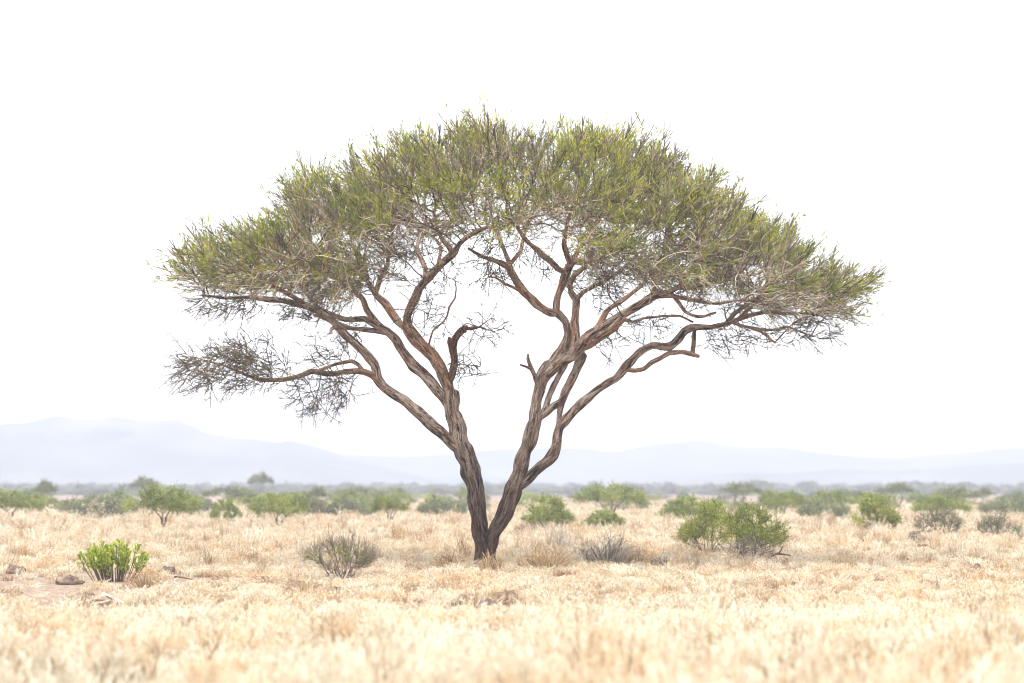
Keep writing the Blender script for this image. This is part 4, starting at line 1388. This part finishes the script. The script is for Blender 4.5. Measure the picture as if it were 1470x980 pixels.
proto('twiggy', seed=18, kind='bush', w=1.1, h=0.78, leaf_n=999, leaf_l=0.05, leaf_w=0.018, attract=420, stem_n=24, r_tip=0.005, fine=1500, hole=-0.12, smat=M_twiggy, mat=M_yleaf, rise=0.55, fine_len=(0.12, 0.34))
tw = place('twiggy', 490, 832, 104, 58, 'grey-brown twiggy shrub with a few yellow-green tips and one tall stalk', 'twiggy_shrub', 'shrub', rot=0.9)
CLEAR.append((tw.location[0], tw.location[1], 0.4, 1.6))
mb = MB()
for sx, sz in ((-0.26, 1.12), (-0.17, 0.95), (-0.30, 0.8)):
    C = catmull(np.array([[0, 0, 0], [sx * 0.35, 0.02, sz * 0.4], [sx * 0.8, 0.04, sz * 0.75], [sx, 0.02, sz]]), 0.06)
    tube(mb, C, np.linspace(0.009, 0.003, len(C)), 5, 0.85, 0.0, cap=False)
mb.build('dry_stalks', M_stem, tw)
fan_stems('grass_clump', 'grey dead grass clump in the field, right of the trunks', 'grass clump', 872, 814, 92, 56, 260, M_greyweed, 0.0065, 32, lean=1.1, curl=0.16, forks=1, group='dry clumps around the large tree', part='stalks')
fan_stems('grass_clump', 'olive-yellow low clump right of the grey dead grass clump', 'grass clump', 915, 815, 50, 32, 160, M_weed, 0.006, 33, curl=0.14, forks=1, group='dry clumps around the large tree', part='stalks')
fan_stems('grass_clump', 'dark low twiggy clump at the right end of the row of dry clumps', 'grass clump', 946, 818, 42, 24, 90, M_greyweed, 0.006, 34, tintr=(0, 0.5), curl=0.2, group='dry clumps around the large tree', part='stalks')
fan_stems('grass_clump', 'brown curly dry clump at the left foot of the large tree', 'grass clump', 646, 818, 60, 32, 170, M_weed, 0.006, 35, curl=0.25, forks=2, group='dry clumps around the large tree', part='stalks')
fan_stems('grass_clump', 'tan stalky weeds just right of the large trees foot', 'grass clump', 786, 820, 96, 44, 230, M_weed, 0.006, 36, curl=0.2, forks=1, group='dry clumps around the large tree', part='stalks')
fan_stems('grass_clump', 'tall thin pale grass clump right of the right trunk, before the soft green bush', 'grass clump', 800, 797, 70, 56, 120, M_greyweed, 0.0055, 37, curl=0.12, forks=1, tintr=(0.4, 1.0), group='dry clumps around the large tree', part='stalks')
fan_stems('grass_clump', 'tan grass stalks wrapped around the base of the two trunks', 'grass clump', 704, 824, 40, 38, 150, M_weed, 0.005, 38, curl=0.12, forks=1, group='dry clumps around the large tree', part='stalks')
fan_stems('grass_clump', 'reddish-brown dry sprig standing alone in pale grass left of the twiggy shrub', 'grass clump', 366, 812, 30, 26, 30, M_weed, 0.005, 39, curl=0.2, tintr=(0.0, 0.6), group='dry sprigs in the open grass', part='stalks')
fan_stems('grass_clump', 'brown dry shrublet on pale ground below the wide grey-green bush at left', 'grass clump', 86, 766, 44, 30, 60, M_weed, 0.008, 40, curl=0.16, tintr=(0.1, 0.7), group='dry sprigs in the open grass', part='stalks')
fan_stems('grass_clump', 'brown stalks sticking out of the grass at the lower right', 'grass clump', 1408, 972, 34, 86, 34, M_weed, 0.005, 41, curl=0.1, tintr=(0.0, 0.6), group='dry sprigs in the open grass', part='stalks')
fan_stems('grass_clump', 'dead white stem with a dark side twig standing in the right field', 'grass clump', 1340, 852, 22, 38, 9, M_greyweed, 0.006, 42, curl=0.12, forks=1, tintr=(0.3, 1.0), group='dry sprigs in the open grass', part='stalks')
fan_stems('grass_clump', 'dark matted grass clump in the right field below the close pair of bushes', 'grass clump', 1200, 874, 40, 22, 90, M_weed, 0.0045, 43, curl=0.3, tintr=(0.0, 0.7), group='dry sprigs in the open grass', part='stalks')
fan_stems('grass_clump', 'brown tuft at the left end of the row of clods under the twiggy shrub', 'grass clump', 385, 842, 60, 16, 70, M_weed, 0.0045, 44, curl=0.3, tintr=(0.0, 0.8), group='dry sprigs in the open grass', part='stalks')
fan_stems('grass_clump', 'brown-tipped stalks beside the green shrub on its right', 'grass clump', 215, 842, 70, 34, 150, M_weed, 0.004, 45, curl=0.14, forks=1, tintr=(0.1, 0.95), group='dry sprigs in the open grass', part='stalks')


def lump(name, label, cat, px, py, wpx, hpx, dpx, mat, seed, group=None, sink=0.25):
    """an uneven stone or clod of earth bedded in the ground"""
    p = ground(px, py)
    s = FPX / p[1]
    W, H, D = wpx / s / 2, hpx / s, dpx / s / 2
    CLEAR.append((p[0], p[1], W * 1.2, 4.6) if py > 900 else (p[0], p[1] - 0.9, W * 1.1, 2.0))
    nu, nv = 36, 18
    V = []
    for i in range(nv + 1):
        th = math.pi * i / nv
        for j in range(nu):
            a = 2 * math.pi * j / nu
            d = np.array([math.sin(th) * math.cos(a), math.sin(th) * math.sin(a), math.cos(th)])
            k = 1 + 0.5 * nz(d, 1.5, seed * 3.3) + 0.35 * nz(d, 3.6, seed * 5.1) + 0.22 * nz(d, 8.0, seed)
            V.append(d * k * np.array([W, D, H * (0.75 if d[2] > 0 else 0.4)]))
    i = (np.arange(nv) * nu)[:, None]
    j = np.arange(nu)[None]
    Q = np.stack([i + j, i + nu + j, i + nu + (j + 1) % nu, i + (j + 1) % nu], -1).reshape(-1, 4)
    mb = MB()
    mb.add(np.array(V), Q)
    o = mb.build(name, mat, None, False)
    o.location = (p[0], p[1], p[2] + H * (0.3 - sink))
    o.rotation_euler[2] = seed
    return tag(o, label, cat, group)


SG = 'dark stones on the bare earth'
CG = 'clods of red earth in the grass'
lump('stone', 'flat dark stone at the left edge of the bare earth', 'stone', 20, 850, 26, 10, 30, M_rock, 1, SG)
lump('stone', 'dark brown stone left of the green shrub, largest on the bare earth', 'stone', 103, 838, 28, 14, 30, M_rock, 2, SG)
lump('stone', 'small dark stone in front of the bleached driftwood', 'stone', 132, 864, 20, 16, 20, M_rock, 3, SG)
lump('stone', 'dark stone on the far rim of the bare earth, near the left edge', 'stone', 25, 823, 24, 14, 30, M_rock, 4, SG)
lump('clod', 'pointed dark clod in the grass right of the green shrub', 'clod', 243, 824, 20, 15, 20, M_rock, 5, CG)
lump('clod', 'dark clod at the left end of the clods under the twiggy shrub', 'clod', 308, 840, 24, 10, 26, M_rock, 6, CG)
lump('clod', 'brown clod in the middle of the row left of the twiggy shrub', 'clod', 378, 836, 26, 13, 26, M_clod, 7, CG)
lump('clod', 'reddish clod before the foot of the twiggy shrub', 'clod', 425, 846, 40, 14, 40, M_clod, 8, CG)
lump('clod', 'brown earth clod right below the twiggy shrub', 'clod', 470, 852, 52, 15, 40, M_clod, 9, CG)
lump('clod', 'small dark clod in the grass below and left of the trunks', 'clod', 603, 872, 24, 16, 22, M_rock, 10, CG)
lump('clod', 'low brown clod with grass, middle of the heap below the trunks', 'clod', 668, 866, 52, 15, 40, M_clod, 11, CG)
lump('clod', 'rust-red upright clod, right one of the heap below the trunks', 'clod', 726, 868, 36, 30, 30, M_clod, 12, CG)
lump('clod', 'dark clod of earth between the rust-red clod and the brown one', 'clod', 700, 874, 26, 16, 24, M_rock, 13, CG)
lump('clod', 'brown earth clod in the foreground grass at lower left', 'clod', 82, 948, 56, 30, 44, M_clod, 14, CG)
lump('clod', 'small brown clod in the foreground grass at lower right of centre', 'clod', 996, 928, 26, 24, 24, M_clod, 15, CG)
lump('clod', 'brown earth hump behind the right trunk in the pale grass', 'clod', 752, 770, 30, 24, 30, M_clod, 16, CG)
lump('clod', 'red stone in the pale field at far right', 'clod', 1400, 824, 18, 16, 16, M_clod, 17, CG)


def wood_piece(name, label, px, py, pieces, mat, group=None):
    p = ground(px, py)
    s = FPX / p[1]
    CLEAR.append((p[0], p[1] - 0.9, 0.4, 2.0))
    mb = MB()
    for k, (pts, r) in enumerate(pieces):
        P = np.array([(a / s, c / s, max(b / s, 0.01)) for a, b, c in pts])
        C = catmull(P, 0.04)
        tube(mb, C, np.linspace(r, r * 0.45, len(C)) / s, 8, 0.55, 0.35, seed=k * 2.2 + px)
    o = mb.build(name, mat)
    o.location = p
    return tag(o, label, 'dead wood', group)


wood_piece('dead_branch', 'bleached white piece of dead wood on the bare earth below the green shrub', 166, 872,
           [([(-17, 19, 6), (-9, 17, 2), (2, 13, 0), (12, 8, -4), (24, 1, -6)], 3.2), ([(-6, 17, 2), (4, 12, -4), (9, 6, -8), (13, 1, -10)], 2.4), ([(-32, 5, 4), (-18, 8, 2), (-4, 12, 0)], 1.8), ([(2, 13, 0), (6, 19, 6), (9, 22, 8)], 1.2)], M_bleach, 'dead wood on the ground')
wood_piece('dead_branch', 'dark dead stick left of the bleached white wood', 138, 868,
           [([(-14, 1, 4), (-4, 6, 0), (8, 8, 0), (20, 6, 2)], 2.0), ([(-10, 3, 2), (-12, 8, 0)], 1.3)], M_stub, 'dead wood on the ground')
wood_piece('dead_branch', 'dark fallen branch in pale grass before the dark twiggy grey bush', 1324, 792,
           [([(-18, 7, 0), (-4, 10, 0), (8, 9, 2), (17, 2, 2)], 2.0)], M_stub, 'dead wood on the ground')
wood_piece('dead_branch', 'crooked brown branch on the ground right of the close pair of bushes', 1112, 806,
           [([(-14, 2, 0), (-4, 9, 0), (6, 14, 0), (10, 22, 0)], 1.8), ([(2, 12, 0), (22, 9, 0), (38, 3, 0)], 1.6)], M_stub, 'dead wood on the ground')
wood_piece('dead_branch', 'short orange-brown stick leaning in the foreground grass at lower left', 305, 986,
           [([(-14, 0, 0), (-4, 34, 0), (2, 52, 0), (12, 66, 0)], 2.2)], M_stub, 'dead wood on the ground')
wood_piece('dead_branch', 'dark stick lying right of the green shrub', 268, 832,
           [([(-16, 5, 0), (-4, 4, 0), (10, 1, 0)], 1.6)], M_stub, 'dead wood on the ground')

# ------------------------------------------------------------------ dry grass over the plain
CLEAR = np.array(CLEAR)
tufts = [grass_tuft(300 + i, 56, 0.40, 0.12, 0.0085, 12 if i % 2 else 5, M_straw, 0.3 + 0.1 * (i % 3), (0.62, 0.45, 0.78, 0.22, 0.6, 0.9, 0.36, 0.7, 0.08, 0.55)[i]) for i in range(10)]
g = np.random.default_rng(99)
bare_c = ground(50, 845)
PP, SS, II = [], [], []
cand = 260000
yy = 12 + (190 - 12) * g.uniform(0, 1, cand) ** 1.0
for y in yy:
    hw = 0.2118 * y * 1.12 + 13.0
    dens = min(19.0, 19.0 * (36.0 / y) ** 1.15)
    if g.uniform() > dens * 2 * hw / 1397.0:
        continue
    x = g.uniform(-hw, hw)
    v = Vector((x * 0.33, y * 0.33, 0))
    patch = mnoise.noise(v) + 0.5 * mnoise.noise(v * 3.1)
    if patch < -0.42 and g.uniform() < 0.8:
        continue
    e = math.hypot((x - bare_c[0]) * 0.36, (y - bare_c[1]) * 0.14)
    if e + 0.35 * mnoise.noise(v * 4) < 0.95 and g.uniform() < 0.90:
        continue
    hs = np.interp(y, [14, 19, 25, 33, 46, 60, 120], [0.47, 0.40, 0.29, 0.16, 0.16, 0.26, 0.36]) / 0.40
    hs *= (0.95 + 0.6 * mnoise.noise(v * 1.7 + Vector((9, 2, 4)))) * g.uniform(0.6, 1.3)
    if CLEAR.size:
        k = np.hypot((CLEAR[:, 0] - x) / CLEAR[:, 2], (CLEAR[:, 1] - y - CLEAR[:, 3] * 0.5) / CLEAR[:, 3])
        if k.min() < 1 and g.uniform() < 0.85:
            continue
    ws = 1.0 + max(0.0, (y - 40) / 90.0)
    PP.append((x, y, hgt(x, y)))
    if g.uniform() < (0.10 if y > 47 else 0.006) and not 28 < y < 47:
        hs *= g.uniform(1.4, 2.0)
    k = g.integers(len(tufts))
    if y < 30 and g.uniform() < 0.62:
        k = (2, 5, 7, 5)[g.integers(4)]
    SS.append((ws, ws, max(0.2, hs)))
    II.append(k)
print('grass tufts', len(PP))
PP = np.array(PP)
rot = np.zeros((len(PP), 3))
rot[:, 2] = g.uniform(0, 6.28, len(PP))
rot[:, 0] = g.normal(0, 0.10, len(PP))
rot[:, 1] = g.normal(0.06, 0.10, len(PP))
tag(scatter('dry_grass', tufts, PP, rot, SS, II), 'pale straw-coloured dry grass covering the plain', 'grass', kind='stuff')

# ------------------------------------------------------------------ haze, sky, sun
HAZE = 0.0009
mb = MB()
x0, x1, y0, y1, z0, z1 = -1400, 1400, -380, 2250, -1.6, 52
v = [(x0, y0, z0), (x1, y0, z0), (x1, y1, z0), (x0, y1, z0), (x0, y0, z1), (x1, y0, z1), (x1, y1, z1), (x0, y1, z1)]
mb.add(np.array(v, float), [(0, 3, 2, 1), (4, 5, 6, 7), (0, 1, 5, 4), (1, 2, 6, 5), (2, 3, 7, 6), (3, 0, 4, 7)])
m, nt = new_mat('haze_air')
pv = N(nt, 'ShaderNodeVolumePrincipled')
pv.inputs['Color'].default_value = (0.487, 0.522, 0.612, 1)
pv.inputs['Density'].default_value = HAZE
pv.inputs['Anisotropy'].default_value = 0.1
o_ = N(nt, 'ShaderNodeOutputMaterial')
nt.links.new(pv.outputs[0], o_.inputs['Volume'])
hz = mb.build('haze', m, None, False)
tag(hz, 'thin pale haze in the air over the plain', 'haze', kind='stuff')

SUN_EL, SUN_AZ = R(66), R(215)      # azimuth from +Y clockwise: behind the camera, to the left
W = bpy.data.worlds.new('World')
SC.world = W
W.use_nodes = True
nt = W.node_tree
nt.nodes.clear()
sky = N(nt, 'ShaderNodeTexSky', sky_type='NISHITA')
sky.sun_disc = False
sky.sun_elevation = SUN_EL
sky.sun_rotation = SUN_AZ
sky.dust_density = 1.0
sky.air_density = 1.0
hsv = N(nt, 'ShaderNodeHueSaturation')
hsv.inputs['Saturation'].default_value = 0.15
nt.links.new(sky.outputs[0], hsv.inputs['Color'])
bg = N(nt, 'ShaderNodeBackground')
bg.inputs['Strength'].default_value = 0.075
# a veiled sky is brighter overhead than at the horizon
tc = N(nt, 'ShaderNodeTexCoord')
sx = N(nt, 'ShaderNodeSeparateXYZ')
nt.links.new(tc.outputs['Generated'], sx.inputs[0])
mr = N(nt, 'ShaderNodeMapRange')
nt.links.new(sx.outputs['Z'], mr.inputs[0])
mr.inputs[1].default_value = 0.2
mr.inputs[3].default_value = 1.0
mr.inputs[4].default_value = 3.4
nt.links.new(mixc(nt, 1.0, hsv.outputs[0], mr.outputs[0], 'MULTIPLY'), bg.inputs['Color'])
wo = N(nt, 'ShaderNodeOutputWorld')
nt.links.new(bg.outputs[0], wo.inputs['Surface'])

sl = bpy.data.lights.new('sun', 'SUN')
sl.energy = 1.1
sl.angle = R(28)
sl.color = (1.0, 0.95, 0.87)
so = bpy.data.objects.new('sun', sl)
COL.objects.link(so)
dirv = Vector((math.sin(SUN_AZ) * math.cos(SUN_EL), math.cos(SUN_AZ) * math.cos(SUN_EL), math.sin(SUN_EL)))
so.rotation_euler = (-dirv).to_track_quat('-Z', 'Y').to_euler()
so.location = (-20, -10, 40)

SC.view_settings.view_transform = 'Standard'
SC.view_settings.look = 'None'
SC.view_settings.gamma = 1
SC.view_settings.exposure = 2.25
SC.view_settings.use_curve_mapping = False
SC.cycles.use_denoising = True
SC.cycles.filter_width = 1.15
SC.cycles.max_bounces = 6
SC.cycles.diffuse_bounces = 3
SC.cycles.transmission_bounces = 4
SC.cycles.volume_bounces = 1
SC.cycles.transparent_max_bounces = 8
SC.render.film_transparent = False
